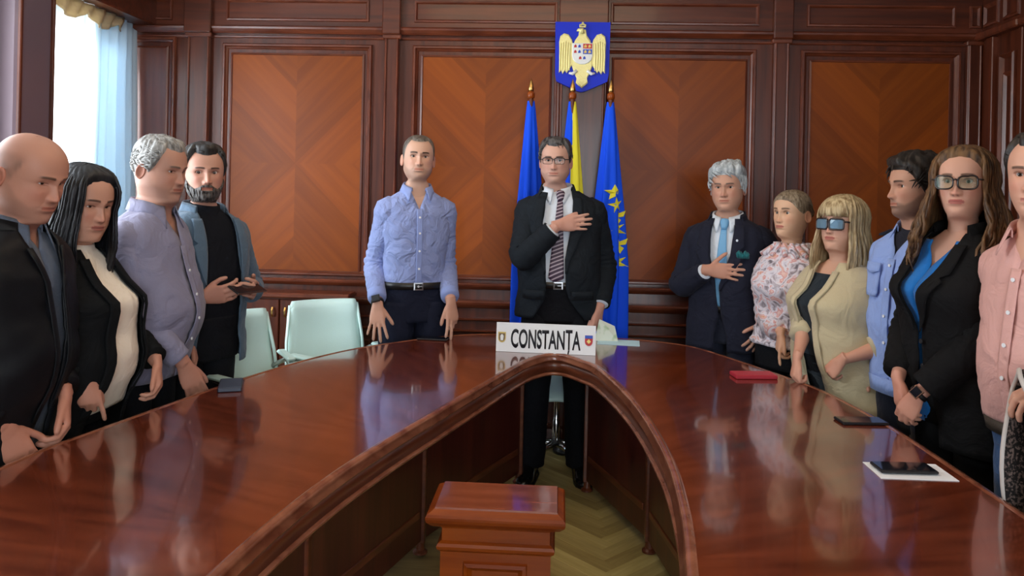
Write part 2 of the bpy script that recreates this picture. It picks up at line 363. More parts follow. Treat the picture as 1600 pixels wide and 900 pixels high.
# ------------------------------------------------------------------ low cabinet against the back wall
cab = empty('cabinet', (-1.625, 4.43, 0)); tag(cab, 'low wooden sideboard cabinet with panelled doors against the back wall', 'cabinet')
cx0, cx1, cyf, cyb = -.475, .475, -.09, .06
part(MB().box(cx0, cx1, cyf+.02, cyb, .06, .855), 'body', M['frame_v'], cab)
part(MB().box(cx0-.02, cx1+.02, cyf-.02, cyb, .855, .885, .008), 'top', M['mould'], cab)
part(MB().box(cx0+.03, cx1-.03, cyf+.05, cyb, 0, .06), 'plinth', M['modesty'], cab)
for (a, b_, hx) in ((-.468, -.19, -.23), (-.184, .081, .048), (.087, .468, .123)):
    d = part(MB().box(a, b_, cyf, cyf+.02, .08, .845, .004), 'door', M['frame_v'], cab)
    part(MB().frame(a+.05, b_-.05, .14, .74, [(0, 0), (.004, .008), (.014, .009), (.022, 0)], cyf), 'door_moulding', M['mould'], d)
    part(MB().tube([(hx, cyf-.012, .80), (hx, cyf-.022, .785), (hx, cyf-.022, .765), (hx, cyf-.012, .75)], .006, 8), 'handle', M['brass'], d)
# ------------------------------------------------------------------ conference table: pointed horseshoe
def spline(pts, n):
    """Catmull-Rom through pts, n samples per span"""
    P = [np.array(p, float) for p in pts]; P = [2*P[0]-P[1]]+P+[2*P[-1]-P[-2]]; out = []
    for i in range(1, len(P)-2):
        for k in range(n):
            t = k/n; a, b, c, d = P[i-1], P[i], P[i+1], P[i+2]
            out.append(.5*((2*b)+(-a+c)*t+(2*a-5*b+4*c-d)*t*t+(-a+3*b-3*c+d)*t**3))
    out.append(P[-2]); return np.array(out)
TT = .74
outer = spline([(-1.42, .95), (-1.43, 1.5), (-1.41, 2.008), (-1.36, 2.25), (-1.288, 2.55), (-1.225, 2.80), (-1.142, 3.07), (-1.012, 3.382), (-.854, 3.628), (-.53, 3.95), (-.25, 4.06), (.10, 4.075), (.417, 4.03), (.60, 3.965), (.76, 3.83), (.955, 3.40), (1.086, 3.048), (1.145, 2.62), (1.155, 2.18), (1.15, 1.6), (1.12, .95)], 6)
inner = spline([(-.615, .95), (-.60, 1.43), (-.545, 1.841), (-.458, 2.20), (-.335, 2.60), (-.229, 2.936), (-.140, 3.22), (-.065, 3.43), (.0, 3.535), (.035, 3.56), (.07, 3.545), (.134, 3.45), (.205, 3.30), (.295, 2.80), (.329, 2.25), (.310, 1.83), (.265, 1.48), (.19, .95)], 7)
def resample(P, n):
    d = np.r_[0, np.cumsum(np.linalg.norm(np.diff(P, axis=0), axis=1))]; t = np.linspace(0, d[-1], n)
    return np.c_[np.interp(t, d, P[:, 0]), np.interp(t, d, P[:, 1])]
NT = 150
# pair the two edges by fraction so the strips run across the top; the tip of both edges falls at the middle of its own half
def halves(P, tip):
    i = int(np.argmin(np.linalg.norm(P-np.array(tip), axis=1))); return np.r_[resample(P[:i+1], NT//2), resample(P[i:], NT//2)[1:]]
OE, IE = halves(outer, (.0, 4.09)), halves(inner, (.035, 3.56))
def inset(P, d, sgn):
    T = np.gradient(P, axis=0); T /= np.linalg.norm(T, axis=1)[:, None]
    return P+np.c_[-T[:, 1], T[:, 0]]*d*sgn
table = empty('conference_table', (0, 2.4, 0))
tag(table, 'large glossy mahogany conference table shaped like a pointed horseshoe', 'table')
def strip(name, prof, m, base, sgn, closed=True):
    """sweeps a profile [(inset, z)] along an edge line"""
    V = []; F = []; n = len(prof); R = len(base)
    for d, z in prof:
        for p in inset(base, d, sgn): V.append((p[0], p[1]-2.4, z))
    for k in range(n if closed else n-1):
        j = (k+1) % n
        for i in range(R-1): F.append((k*R+i, k*R+i+1, j*R+i+1, j*R+i))
    if closed: F += [tuple(k*R for k in range(n)), tuple(k*R+R-1 for k in range(n-1, -1, -1))]
    return mesh(name, V, F, m, table, True)
# top: slices of veneer, each its own piece
so, si = inset(OE, .03, 1 if False else -1), inset(IE, .035, 1)
L = len(so); cuts = [0, 18, 36, 50, 62, 74, 86, 98, 112, 130, L-1]
for a, b_ in zip(cuts[:-1], cuts[1:]):
    V = []; F = []; nw = 8; th = math.atan2(*(so[(a+b_)//2]-si[(a+b_)//2])[::-1])
    c = (so[(a+b_)//2]+si[(a+b_)//2])/2; R = np.array([[math.cos(th), math.sin(th)], [-math.sin(th), math.cos(th)]])
    for i in range(a, b_+1):
        for k in range(nw+1):
            p = R @ (so[i]+(si[i]-so[i])*k/nw-c); V.append((p[0], p[1], 0))
    for i in range(b_-a):
        for k in range(nw): F.append((i*(nw+1)+k, i*(nw+1)+k+1, (i+1)*(nw+1)+k+1, (i+1)*(nw+1)+k))
    o = mesh('veneer_slice', V, F, M['table'], table); o.location = (c[0], c[1]-2.4, TT); o.rotation_euler = (0, 0, th)
    bm = bmesh.new(); bm.from_mesh(o.data); bmesh.ops.recalc_face_normals(bm, faces=bm.faces)
    if bm.faces[0].normal.z < 0: bmesh.ops.reverse_faces(bm, faces=bm.faces)
    bm.to_mesh(o.data); bm.free()
strip('outer_edge', [(.03, TT), (.022, TT+.003), (.010, TT+.001), (0, TT-.012), (.004, TT-.035), (.012, TT-.04), (.05, TT-.04), (.05, TT-.004)], M['table_edge'], OE, -1)
strip('inner_edge', [(.035, TT), (.028, TT+.004), (.016, TT+.003), (.008, TT-.006), (.012, TT-.010), (0, TT-.022), (.004, TT-.030), (.02, TT-.034), (.06, TT-.034), (.06, TT-.004)], M['table_edge'], IE, 1)
strip('inner_apron', [(.018, TT-.030), (.018, TT-.086), (.05, TT-.086), (.05, TT-.030)], M['apron'], IE, 1)
strip('apron_bead', [(.008, TT-.084), (.006, TT-.091), (.010, TT-.098), (.052, TT-.098), (.052, TT-.084)], M['table_edge'], IE, 1)
strip('outer_apron', [(.09, TT-.035), (.09, TT-.13), (.12, TT-.13), (.12, TT-.035)], M['apron'], OE, -1)
# sub-structure: modesty panels under each arm with upright edges and feet
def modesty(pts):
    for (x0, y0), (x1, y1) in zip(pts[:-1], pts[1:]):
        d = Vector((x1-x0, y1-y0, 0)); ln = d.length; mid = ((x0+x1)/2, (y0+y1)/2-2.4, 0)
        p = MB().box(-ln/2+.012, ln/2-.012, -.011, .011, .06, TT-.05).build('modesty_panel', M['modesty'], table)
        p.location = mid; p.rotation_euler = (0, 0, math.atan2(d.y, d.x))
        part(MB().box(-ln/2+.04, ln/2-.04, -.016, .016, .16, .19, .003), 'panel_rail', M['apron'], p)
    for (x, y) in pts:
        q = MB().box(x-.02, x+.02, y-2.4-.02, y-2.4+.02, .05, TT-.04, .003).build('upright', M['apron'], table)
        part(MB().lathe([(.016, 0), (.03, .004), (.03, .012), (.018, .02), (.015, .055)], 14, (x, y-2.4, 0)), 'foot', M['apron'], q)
modesty([(-.132, 3.93), (-.50, 3.12), (-.74, 2.35), (-.86, 1.6), (-.92, .98)])
modesty([(.214, 3.86), (.442, 3.22), (.55, 2.5), (.58, 1.7), (.55, .98)])
# ------------------------------------------------------------------ pedestal in front
pod = empty('pedestal', (-.122, 2.07, 0), math.radians(-.6)); tag(pod, 'small orange brown wooden pedestal with chamfered lid standing in the table opening', 'pedestal')
def tiers(name, lv, m, par):
    """stack of rectangles (half width, half depth, z) joined into one turned-out moulding"""
    V = []; F = []
    for w_, d_, z in lv: V += [(-w_, -d_, z), (w_, -d_, z), (w_, d_, z), (-w_, d_, z)]
    for k in range(len(lv)-1):
        for i in range(4):
            j = (i+1) % 4; F.append((k*4+i, k*4+j, k*4+4+j, k*4+4+i))
    F += [(3, 2, 1, 0), tuple(range(len(lv)*4-4, len(lv)*4))]
    return mesh(name, V, F, m, par)
tiers('lid', [(.150, .082, .606), (.166, .098, .614), (.178, .110, .626), (.180, .112, .634), (.180, .112, .640), (.176, .108, .646), (.160, .092, .656)], M['podium'], pod)
tiers('lid_top', [(.1605, .0925, .6555), (.158, .090, .660)], M['podium_top'], pod)
tiers('neck', [(.141, .075, .565), (.141, .075, .600), (.148, .081, .608)], M['podium'], pod)
tiers('collar_moulding', [(.144, .078, .540), (.152, .086, .548), (.154, .088, .556), (.150, .084, .563), (.142, .076, .568)], M['podium'], pod)
tiers('shaft', [(.144, .078, .10), (.144, .078, .545)], M['podium'], pod)
tiers('plinth', [(.165, .098, 0), (.165, .098, .085), (.148, .082, .105)], M['podium'], pod)
part(MB().frame(-.084, .084, .16, .518, [(0, -.001), (.003, .009), (.012, .011), (.020, .003), (.024, 0)], -.078), 'panel_moulding', M['podium'], pod)
# ------------------------------------------------------------------ office chairs
def make_chair(loc, rz, label, group='white leather conference chairs'):
    t = empty('office_chair', loc, rz); tag(t, label, 'chair', group)
    # seat faces -y, backrest on the +y side
    def slab(n, w0, w1, curve, base, top, th, tilt, name):
        V = []; F = []; nz, nx = 10, 14
        for side in (0, 1):
            for k in range(nz+1):
                f = k/nz; hw = w0+(w1-w0)*f; z = base+(top-base)*f
                rnd = 1-.10*max(0, (f-.82)/.18)**2-.08*max(0, (.12-f)/.12)**2
                for i in range(nx+1):
                    g = 2*i/nx-1; ed = (1-min(1, abs(g))**6)**.5*(1-abs(2*f-1)**8)**.5
                    y = tilt*f-curve*(g*g)*1.0+(th/2)*(.35+.65*ed)*(1 if side else -1)+.025*math.sin(f*PI)
                    V.append((g*hw*rnd, y, z))
        o = (nz+1)*(nx+1); ix = lambda s_, k, i: s_*o+k*(nx+1)+i
        for k in range(nz):
            for i in range(nx):
                F.append((ix(0, k, i), ix(0, k, i+1), ix(0, k+1, i+1), ix(0, k+1, i))); F.append((ix(1, k, i), ix(1, k+1, i), ix(1, k+1, i+1), ix(1, k, i+1)))
            F.append((ix(0, k, 0), ix(0, k+1, 0), ix(1, k+1, 0), ix(1, k, 0))); F.append((ix(0, k, nx), ix(1, k, nx), ix(1, k+1, nx), ix(0, k+1, nx)))
        for i in range(nx):
            F.append((ix(0, 0, i), ix(1, 0, i), ix(1, 0, i+1), ix(0, 0, i+1))); F.append((ix(0, nz, i), ix(0, nz, i+1), ix(1, nz, i+1), ix(1, nz, i)))
        return V, F
    V, F = slab(0, .205, .185, .035, .50, .90, .06, .07, 'b')
    b = mesh('backrest', [(x, y+.19, z) for x, y, z in V], F, M['white_leather'], t, True)
    part(MB().tube([(-.205, .155, .52), (-.20, .19, .70), (-.178, .225, .88)], .008, 8), 'piping', M['white_leather'], b, True)
    part(MB().tube([(.205, .155, .52), (.20, .19, .70), (.178, .225, .88)], .008, 8), 'piping', M['white_leather'], b, True)
    mesh('seat', [(x*1.1, (z-.70)*1.08-.01, .455+(y-.03)*.9) for x, y, z in V], [tuple(reversed(f)) for f in F], M['white_leather'], t, True)
    for s in (-1, 1):
        a = part(MB().tube([(s*.19, .19, .62), (s*.235, .14, .655), (s*.245, .0, .66), (s*.245, -.10, .645), (s*.235, -.14, .58), (s*.16, -.10, .43)], .013, 10), 'armrest', M['chrome'], t, True)
        part(MB().box(s*.245-.022, s*.245+.022, -.10, .12, .662, .682, .008), 'arm_pad', M['white_leather'], a)
    part(MB().lathe([(.03, .10), (.03, .25), (.022, .26), (.022, .42), (.06, .43)], 16), 'column', M['chrome'], t, True)
    for k in range(5):
        a = 2*PI*k/5+.3; c, s = math.cos(a), math.sin(a)
        l = part(MB().tube([(0, 0, .115), (c*.12, s*.12, .10), (c*.235, s*.235, .075)], [.024, .018, .012], 8), 'base_arm', M['chrome'], t, True)
        cx, cy = c*.235, s*.235
        part(MB().tube([(cx-s*.022, cy+c*.022, .028), (cx+s*.022, cy-c*.022, .028)], .028, 14).box(cx-.008, cx+.008, cy-.008, cy+.008, .04, .08), 'caster', M['black_plastic'], l)
    return t
def ch(l, rz, lab): return make_chair(l, rz, lab)
ch((-1.055, 3.80, 0), math.radians(33), 'white leather office chair between the bearded person and the one in the blue shirt')
ch((-1.27, 3.40, 0), math.radians(58), 'white leather office chair half hidden behind the bearded person in the grey blazer')
ch((.06, 4.29, 0), 0, 'white leather office chair on casters behind the legs of the person in the middle').scale = (.82, .82, .9)
# ------------------------------------------------------------------ name sign
sgn = empty('name_sign', (-.008, 3.575, TT+.001), math.radians(-3.5)); tag(sgn, 'white name sign with black lettering and two small crests on the table tip', 'sign')
SW, SH = .232, .134
mb = MB().add([(-SW, 0, 0), (SW, 0, 0), (SW, .004, 0), (-SW, .004, 0), (-SW, .016, SH), (SW, .016, SH), (SW, .020, SH), (-SW, .020, SH)], [(0,3,2,1),(4,5,6,7),(0,1,5,4),(1,2,6,5),(2,3,7,6),(3,0,4,7)])
board = part(mb, 'board', M['paper'], sgn)
part(MB().add([(-SW, .052, 0), (SW, .052, 0), (SW, .056, 0), (-SW, .056, 0), (-SW, .018, SH), (SW, .018, SH), (SW, .021, SH), (-SW, .021, SH)], [(0,3,2,1),(4,5,6,7),(0,1,5,4),(1,2,6,5),(2,3,7,6),(3,0,4,7)]), 'rear_leaf', M['paper'], sgn)
ink = plain('black_ink', srgb(22, 24, 34), .6)
def text_mesh(s, name, m, parent, width, height, cx, cz, y0, slope, thick=.0012):
    cu = bpy.data.curves.new('lettering', 'FONT'); cu.body = s; cu.size = 1; cu.extrude = 0; cu.offset = .022; cu.align_x = 'LEFT'; cu.resolution_u = 4
    o = bpy.data.objects.new('lettering', cu); COL.objects.link(o); bpy.context.view_layer.update()
    me = bpy.data.meshes.new_from_object(o.evaluated_get(bpy.context.evaluated_depsgraph_get())); COL.objects.unlink(o); bpy.data.objects.remove(o)
    P = np.array([v.co[:] for v in me.vertices]); x0, x1 = P[:, 0].min(), P[:, 0].max(); z1 = P[:, 1].max(); z0 = 0.0
    sx = width/(x1-x0); sz = height/(z1-z0)
    for v in me.vertices:
        z = cz-height/2+(v.co.y if v.co.y > 0 else v.co.y*.7-.03)*sz
        v.co = (cx-width/2+(v.co.x-x0)*sx, y0+slope*z, z)
    o = link(name, me, m, parent); sm = o.modifiers.new('thick', 'SOLIDIFY'); sm.thickness = thick; sm.offset = 0
    return o
lt = text_mesh('CONSTANȚA', 'lettering', ink, board, .325, .086, .0, .068, -.0009, .016/SH)
# crests: little shields with coloured fields
def shield_pts(cx, cz, w, h, n=6):
    p = [(cx-w, cz+h), (cx+w, cz+h), (cx+w, cz-.2*h)]
    p += [(cx+w*math.cos(a)*1.0, cz-.2*h-.8*h*math.sin(a)) for a in np.linspace(0, PI, n+2)[1:-1]]
    return p+[(cx-w, cz-.2*h)]
def flat_poly(pts, y0, slope, name, m, par, th=.0015):
    n = len(pts); V = [(x, y0+slope*z, z) for x, z in pts]+[(x, y0+slope*z-th, z) for x, z in pts]
    F = [tuple(range(n)), tuple(range(2*n-1, n-1, -1))]+[(i, (i+1) % n, (i+1) % n+n, i+n) for i in range(n)]
    return mesh(name, V, F, m, par)
gold = plain('gold', srgb(205, 178, 96), .35, .3); red = plain('emblem_red', srgb(190, 40, 44), .5); blu = plain('emblem_blue', srgb(40, 80, 190), .5); wht = plain('emblem_white', srgb(235, 238, 236), .5); brn = plain('crest_brown', srgb(120, 96, 70), .6)
sl = .016/SH
for cx, base, ins in ((-.205, gold, brn), (.200, red, blu)):
    c_ = flat_poly(shield_pts(cx, .066, .018, .024), -.0004, sl, 'crest', base, board)
    if base is gold:
        flat_poly(shield_pts(cx, .066, .014, .018), -.0022, sl, 'crest_field', ins, c_, .0006)
        flat_poly([(cx-.006, .052), (cx+.006, .052), (cx+.008, .072), (cx+.003, .080), (cx-.003, .080), (cx-.008, .072)], -.003, sl, 'crest_figure', wht, c_, .0006)
    else:
        flat_poly([(cx-.018, .076), (cx+.018, .076), (cx+.018, .090), (cx-.018, .090)], -.0022, sl, 'crest_field', ins, c_, .0006)
        flat_poly([(cx, .052), (cx+.010, .062), (cx, .074), (cx-.010, .062)], -.0026, sl, 'crest_figure', gold, c_, .0006)
# ------------------------------------------------------------------ state emblem on the wall
em = empty('wall_emblem', (.167, YB-.072, 2.29)); tag(em, 'blue shield plaque with a golden crowned eagle hung high on the back wall', 'emblem')
bluep = plain('plaque_blue', srgb(18, 46, 200), .5, spec=.25)
W2 = .160
sp = [(-W2, .20), (W2, .20), (W2-.004, -.10), (W2-.012, -.145), (.09, -.172), (.02, -.203), (0, -.207), (-.02, -.203), (-.09, -.172), (-W2+.012, -.145), (-W2+.004, -.10)]
MBp = MB().prism([(x, z) for x, z in sp], 0, .03); pq = part(MBp, 'plaque', bluep, em)
pgold = plain('eagle_gold', srgb(238, 228, 156), .4, .15, bump=.25, bscale=120)
def relief(pts, y0, y1, name, m, par):
    """raised polygon with a chamfered rim"""
    P = np.array(pts); c = P.mean(0); n = len(P); Q = c+(P-c)*.93
    V = [(x, y0, z) for x, z in P]+[(x, (y0*.35+y1*.65), z) for x, z in P]+[(x, y1, z) for x, z in Q]
    F = [tuple(range(2*n, 3*n))]+[(k*n+i, k*n+(i+1) % n, k*n+n+(i+1) % n, k*n+n+i) for k in (0, 1) for i in range(n)]
    return mesh(name, V, F, m, par)
body = [(-.022, .155), (.018, .155), (.024, .12), (.045, .09), (.06, .04), (.058, -.06), (.045, -.10), (.030, -.13), (.035, -.155), (.022, -.168), (.010, -.176), (0, -.186), (-.010, -.176), (-.022, -.168), (-.035, -.155), (-.030, -.13), (-.045, -.10), (-.058, -.06), (-.06, .04), (-.045, .09), (-.024, .12)]
eg = relief(body, 0, -.012, 'eagle_body', pgold, em)
for s in (-1, 1):
    wing = [(.050, .05), (.062, .095), (.082, .125), (.108, .132), (.130, .115), (.136, .08), (.133, -.02), (.134, -.10), (.120, -.085), (.112, -.105), (.098, -.085), (.088, -.10), (.074, -.075), (.056, -.05)]
    wi = relief([(s*x, z) for x, z in wing], 0, -.010, 'wing', pgold, em)
    for k in range(5):
        x = .072+.0135*k
        part(MB().tube([(s*x, -.012, .085-.006*abs(k-2)), (s*(x+.003), -.012, .0), (s*(x+.002), -.011, -.085+.004*(k % 2))], [.005, .006, .003], 6), 'feather', pgold, wi)
    part(MB().tube([(s*.030, -.012, -.085), (s*.055, -.016, -.105), (s*.075, -.014, -.10)], [.009, .010, .006], 8), 'talon', wht, em, True)
part(MB().tube([(-.004, -.012, .13), (-.008, -.018, .150), (-.026, -.016, .150), (-.036, -.014, .144)], [.016, .016, .009, .003], 8), 'eagle_head', pgold, em, True)
cr = part(MB().box(-.020, .018, -.014, 0, .166, .174, .002), 'crown', pgold, em)
for k in range(5): part(MB().lathe([(.001, 0), (.004, .004), (.004, .010), (.001, .014)], 8, (-.017+.008*k, -.007, .173+.003*(2-abs(k-2)))), 'crown_point', pgold, cr)
part(MB().box(-.004, .002, -.010, -.004, .186, .198).box(-.007, .005, -.010, -.004, .190, .194), 'cross', pgold, cr)
shd = relief(shield_pts(0, .012, .060, .062), -.010, -.018, 'breast_shield', wht, em)
flds = [((-.055, .042), (-.003, .070), wht), ((.003, .042), (.055, .070), red), ((-.055, .010), (-.003, .038), wht), ((.003, .010), (.055, .038), blu), ((-.040, -.030), (.040, .006), wht)]
for (a0, b0), (a1, b1), m in flds:
    f = flat_poly([(a0, b0), (a1, b0), (a1, b1), (a0, b1)], -.0175, 0, 'shield_field', m, shd, .002)
    ic = {wht.name: blu, red.name: gold, blu.name: gold}[m.name]; cx, cz = (a0+a1)/2, (b0+b1)/2
    for q in (-1, 1): flat_poly([(cx+q*.012-.008, cz-.009), (cx+q*.012+.008, cz-.007), (cx+q*.012+.006, cz+.004), (cx+q*.012, cz+.010), (cx+q*.012-.007, cz+.003)], -.0194, 0, 'charge', ic if q > 0 or m is not wht else red, f, .001)
# ------------------------------------------------------------------ flags
def flag(x, y, label, cols, rx, zt=2.02, zb=.58, stars=False, group='flags on poles behind the table', phase=0.0, grow=1.0):
    t = empty('flag', (x, y, 0)); tag(t, label, 'flag', group)
    po = part(MB().lathe([(.016, 0), (.016, zt+.01), (.013, zt+.02)], 14), 'pole', M['frame_v'], t, True)
    part(MB().lathe([(.014, zt+.012), (.022, zt+.02), (.022, zt+.045), (.014, zt+.055)], 14), 'collar', M['podium'], t, True)
    part(MB().lathe([(.010, zt+.05), (.017, zt+.065), (.014, zt+.09), (.006, zt+.115), (.001, zt+.13)], 14), 'spear_tip', M['brass'], t, True)
    part(MB().lathe([(.07, 0), (.07, .02), (.03, .05), (.018, .06)], 20), 'base', M['black_plastic'], t, True)
    n = 96; R = 40; V = []; F = []; mats = []
    for k in range(R+1):
        f = k/R; z = zt-(zt-zb)*f; w_ = (.020+rx*min(1, f*1.5)**.8*grow)
        for i in range(n):
            a = 2*PI*i/n; pl = 1+.26*math.sin(7*a+phase+1.2*f)*min(1, f*2.2)+.10*math.sin(3*a+phase*2+2*f)
            V.append((w_*pl*math.cos(a)+.012*f*math.sin(phase), w_*.62*pl*math.sin(a), z+.02*f*math.sin(5*a+phase)))
    for k in range(R):
        for i in range(n): F.append((k*n+i, k*n+(i+1) % n, k*n+n+(i+1) % n, k*n+n+i)); mats.append(cols(i/n, k/R))
    ms = [plain('flag_blue', srgb(20, 84, 244), .7, spec=.2), plain('flag_yellow', srgb(236, 224, 60), .7, spec=.2), plain('flag_red', srgb(196, 34, 44), .6)]
    c = mesh('cloth', V, F, ms, t, True); c.data.polygons.foreach_set('material_index', mats)
    if stars:
        for (a, z) in stars:
            f = (zt-z)/(zt-zb); w_ = .020+rx*min(1, f*1.5)**.8
            st = []
            for q in range(10):
                r = .048 if q % 2 == 0 else .020; th = PI/2+q*PI/5+a; st.append((r*math.cos(th), r*math.sin(th)))
            V2 = []
            for sx, sz in st+[(0, 0)]:
                aa = a+sx/(w_*.9); zz = z+sz; ff = (zt-zz)/(zt-zb); pl = 1+.26*math.sin(7*aa+phase+1.2*ff)+.10*math.sin(3*aa+phase*2+2*ff)
                V2.append(((w_*pl+.004)*math.cos(aa)+.012*ff*math.sin(phase), (w_*.62*pl+.005)*math.sin(aa)-.001, zz))
            mesh('star', V2, [(q, (q+1) % 10, 10) for q in range(10)], ms[1], c)
    return t
FY = 4.44
flag(-.125, FY, 'plain blue flag draped on the leftmost of the three poles', lambda a, f: 0, .062, phase=.4)
flag(.115, FY, 'blue and yellow draped flag on the middle pole below the wall emblem', lambda a, f: (0 if (a < .74+.02*math.sin(f*9) and f < .16) or a < .72-.0*f else 1) if a < .97 else 2, .066, phase=1.7)
flag(.335, FY, 'blue flag with yellow stars draped on the rightmost of the three poles', lambda a, f: 0, .080, stars=[(-PI*.5+.55, 1.43), (-PI*.5+.95, 1.36), (-PI*.5+.75, 1.29), (-PI*.5+1.0, 1.2), (-PI*.5+.35, 1.5), (-PI*.5+.8, 1.1)], phase=2.6)
# ------------------------------------------------------------------ small things on the table
def phone(name, x, y, rz, sx, sy, sz, label, cat, body='black_plastic', scr='screen', z=TT):
    t = empty(name, (x, y, z+.0005), rz); tag(t, label, cat)
    part(MB().box(-sx/2, sx/2, -sy/2, sy/2, 0, sz, min(.003, sz*.4)), 'body', M[body], t)
    part(MB().box(-sx/2+.004, sx/2-.004, -sy/2+.004, sy/2-.004, sz-.0002, sz+.0006), 'screen', M[scr], t)
    return t
M['navy_case'] = plain('navy_case', srgb(40, 48, 66), .45); M['navy_face'] = plain('navy_face', srgb(74, 84, 104), .35)
M['red_case'] = plain('red_case', srgb(168, 32, 48), .5); M['red_face'] = plain('red_face', srgb(188, 60, 72), .5)
phone('phone', -1.165, 2.785, math.radians(20), .082, .15, .016, 'thick dark blue cased phone on the table before the grey haired person at left', 'phone', 'navy_case', 'navy_face')
phone('tablet', -.572, 3.835, math.radians(-6), .155, .075, .008, 'thin dark phone lying flat between the hands of the person in the blue shirt', 'phone')
rn = phone('notebook', .858, 3.235, math.radians(6), .175, .085, .016, 'slim red notebook lying on the right arm of the table', 'notebook', 'red_case', 'red_face')
phone('phone', 1.052, 2.62, math.radians(4), .155, .074, .009, 'black phone on the table near the person in the beige cardigan', 'phone')
pp = MB().add([(-.098, .062, 0), (.100, .058, .0), (.104, -.062, .0), (-.100, -.064, 0), (-.098, .062, .0012), (.100, .058, .004), (.104, -.062, .0012), (-.100, -.064, .0012)], [(0,3,2,1),(4,5,6,7),(0,1,5,4),(1,2,6,5),(2,3,7,6),(3,0,4,7)]).build('paper_sheet', M['paper']); pp.location = (.995, 2.155, TT+.0005)
tag(pp, 'white sheet of paper under a black phone near the front right of the table', 'paper')
phone('phone', .985, 2.160, math.radians(2), .155, .074, .009, 'black phone lying on the white sheet of paper', 'phone', z=TT+.0035)
p2 = MB().box(-.105, .105, -.07, .07, 0, .0015).build('paper_sheet', plain('blue_white_paper', srgb(200, 238, 252), .8, spec=.1)); p2.location = (.36, 3.905, TT+.0005); p2.rotation_euler = (0, 0, -.1)
tag(p2, 'pale blue sheet of paper lying right of the name sign', 'paper')
# folded card leaning in the hand of the man in the middle
cdm, nt, b = nmat('card_print'); tc = N(nt, 'ShaderNodeTexCoord'); no = N(nt, 'ShaderNodeTexNoise'); no.inputs['Scale'].default_value = 14
crp = N(nt, 'ShaderNodeValToRGB'); crp.color_ramp.elements[0].color = srgb(206, 216, 204); crp.color_ramp.elements[1].color = srgb(150, 180, 140); crp.color_ramp.elements[0].position = .5; crp.color_ramp.elements[1].position = .6
nt.links.new(tc.outputs['Object'], no.inputs[0]); nt.links.new(no.outputs[0], crp.inputs[0]); nt.links.new(crp.outputs[0], b.inputs['Base Color'])
cdo = MB().add([(-.035, -.004, 0), (.085, .0, 0), (.085, .0015, 0), (-.035, -.0025, 0), (-.010, .036, .105), (.070, .042, .07), (.070, .0435, .07), (-.010, .0375, .105)], [(0,3,2,1),(4,5,6,7),(0,1,5,4),(1,2,6,5),(2,3,7,6),(3,0,4,7)]).build('folded_card', cdm); cdo.location = (.275, 3.93, TT+.001)
tag(cdo, 'small greenish printed card standing between the name sign and the hand', 'card')
# cable on the floor
cb = MB().tube([(.0, 4.50, .30), (.005, 4.44, .12), (-.02, 4.33, .012), (-.05, 4.2, .006), (-.03, 4.05, .006), (-.06, 3.85, .006), (-.04, 3.6, .006), (-.08, 3.3, .006)], .005, 8).build('cable', M['black_plastic'], None, True); tag(cb, 'thin black cable running over the floor between the shoes', 'cable')
# ================================================================== people
def pchip(xs, ys, x):
    xs = np.asarray(xs, float); ys = np.asarray(ys, float); o = np.argsort(xs); xs, ys = xs[o], ys[o]
    h = np.diff(xs); d = np.diff(ys)/h; m = np.zeros(len(xs)); m[0], m[-1] = d[0], d[-1]
    for i in range(1, len(xs)-1):
        m[i] = 0 if d[i-1]*d[i] <= 0 else 3*(h[i-1]+h[i])/((2*h[i]+h[i-1])/d[i-1]+(h[i]+2*h[i-1])/d[i])
    x = np.clip(x, xs[0], xs[-1]); i = np.clip(np.searchsorted(xs, x)-1, 0, len(xs)-2); t = (x-xs[i])/h[i]
    return (ys[i]*(2*t**3-3*t**2+1)+h[i]*m[i]*(t**3-2*t**2+t)+ys[i+1]*(-2*t**3+3*t**2)+h[i]*m[i+1]*(t**3-t**2))
def sst(a, b, x):
    t = np.clip((x-a)/(b-a), 0, 1); return t*t*(3-2*t)
G = lambda x, s: np.exp(-(x/s)**2)
# z, half width, front, back (metres from the axis between the ears)
HEAD = np.array([(.118,.002,-.010,.014),(.1165,.016,.004,.030),(.113,.029,.022,.044),(.107,.042,.040,.057),(.095,.056,.060,.073),(.078,.067,.078,.087),(.055,.0745,.090,.097),
 (.030,.0765,.0945,.100),(.012,.0755,.0945,.099),(0,.0745,.0915,.096),(-.02,.0725,.0905,.089),(-.04,.0690,.0905,.080),(-.06,.0645,.0905,.072),(-.08,.0575,.0895,.066),(-.095,.050,.088,.063),
 (-.106,.043,.084,.062),(-.113,.041,.077,.062),(-.118,.043,.067,.062),(-.123,.047,.055,.063),(-.131,.051,.047,.065),(-.15,.0535,.043,.068),(-.18,.0555,.042,.072),(-.21,.060,.046,.076),(-.25,.075,.054,.080)])
def head_grid():
    z = [.118, .1172, .116, .1135, .110, .1055, .100, .094, .087, .080, .072, .064, .057, .050, .044, .039, .034]
    z += list(np.arange(.030, -.0165, -.0018)); z += list(np.arange(-.0175, -.104, -.0026)); z += [-.106, -.1095, -.113, -.1155, -.118, -.1205, -.123, -.127, -.131, -.138, -.148, -.16, -.175, -.19, -.205, -.22, -.235, -.25]
    z = np.array(z)
    t = np.concatenate([np.linspace(-62, 62, 85), np.linspace(62, 298, 48)[1:-1]])*PI/180
    return z, t
HZ, HT = head_grid()
NECK = 0.0
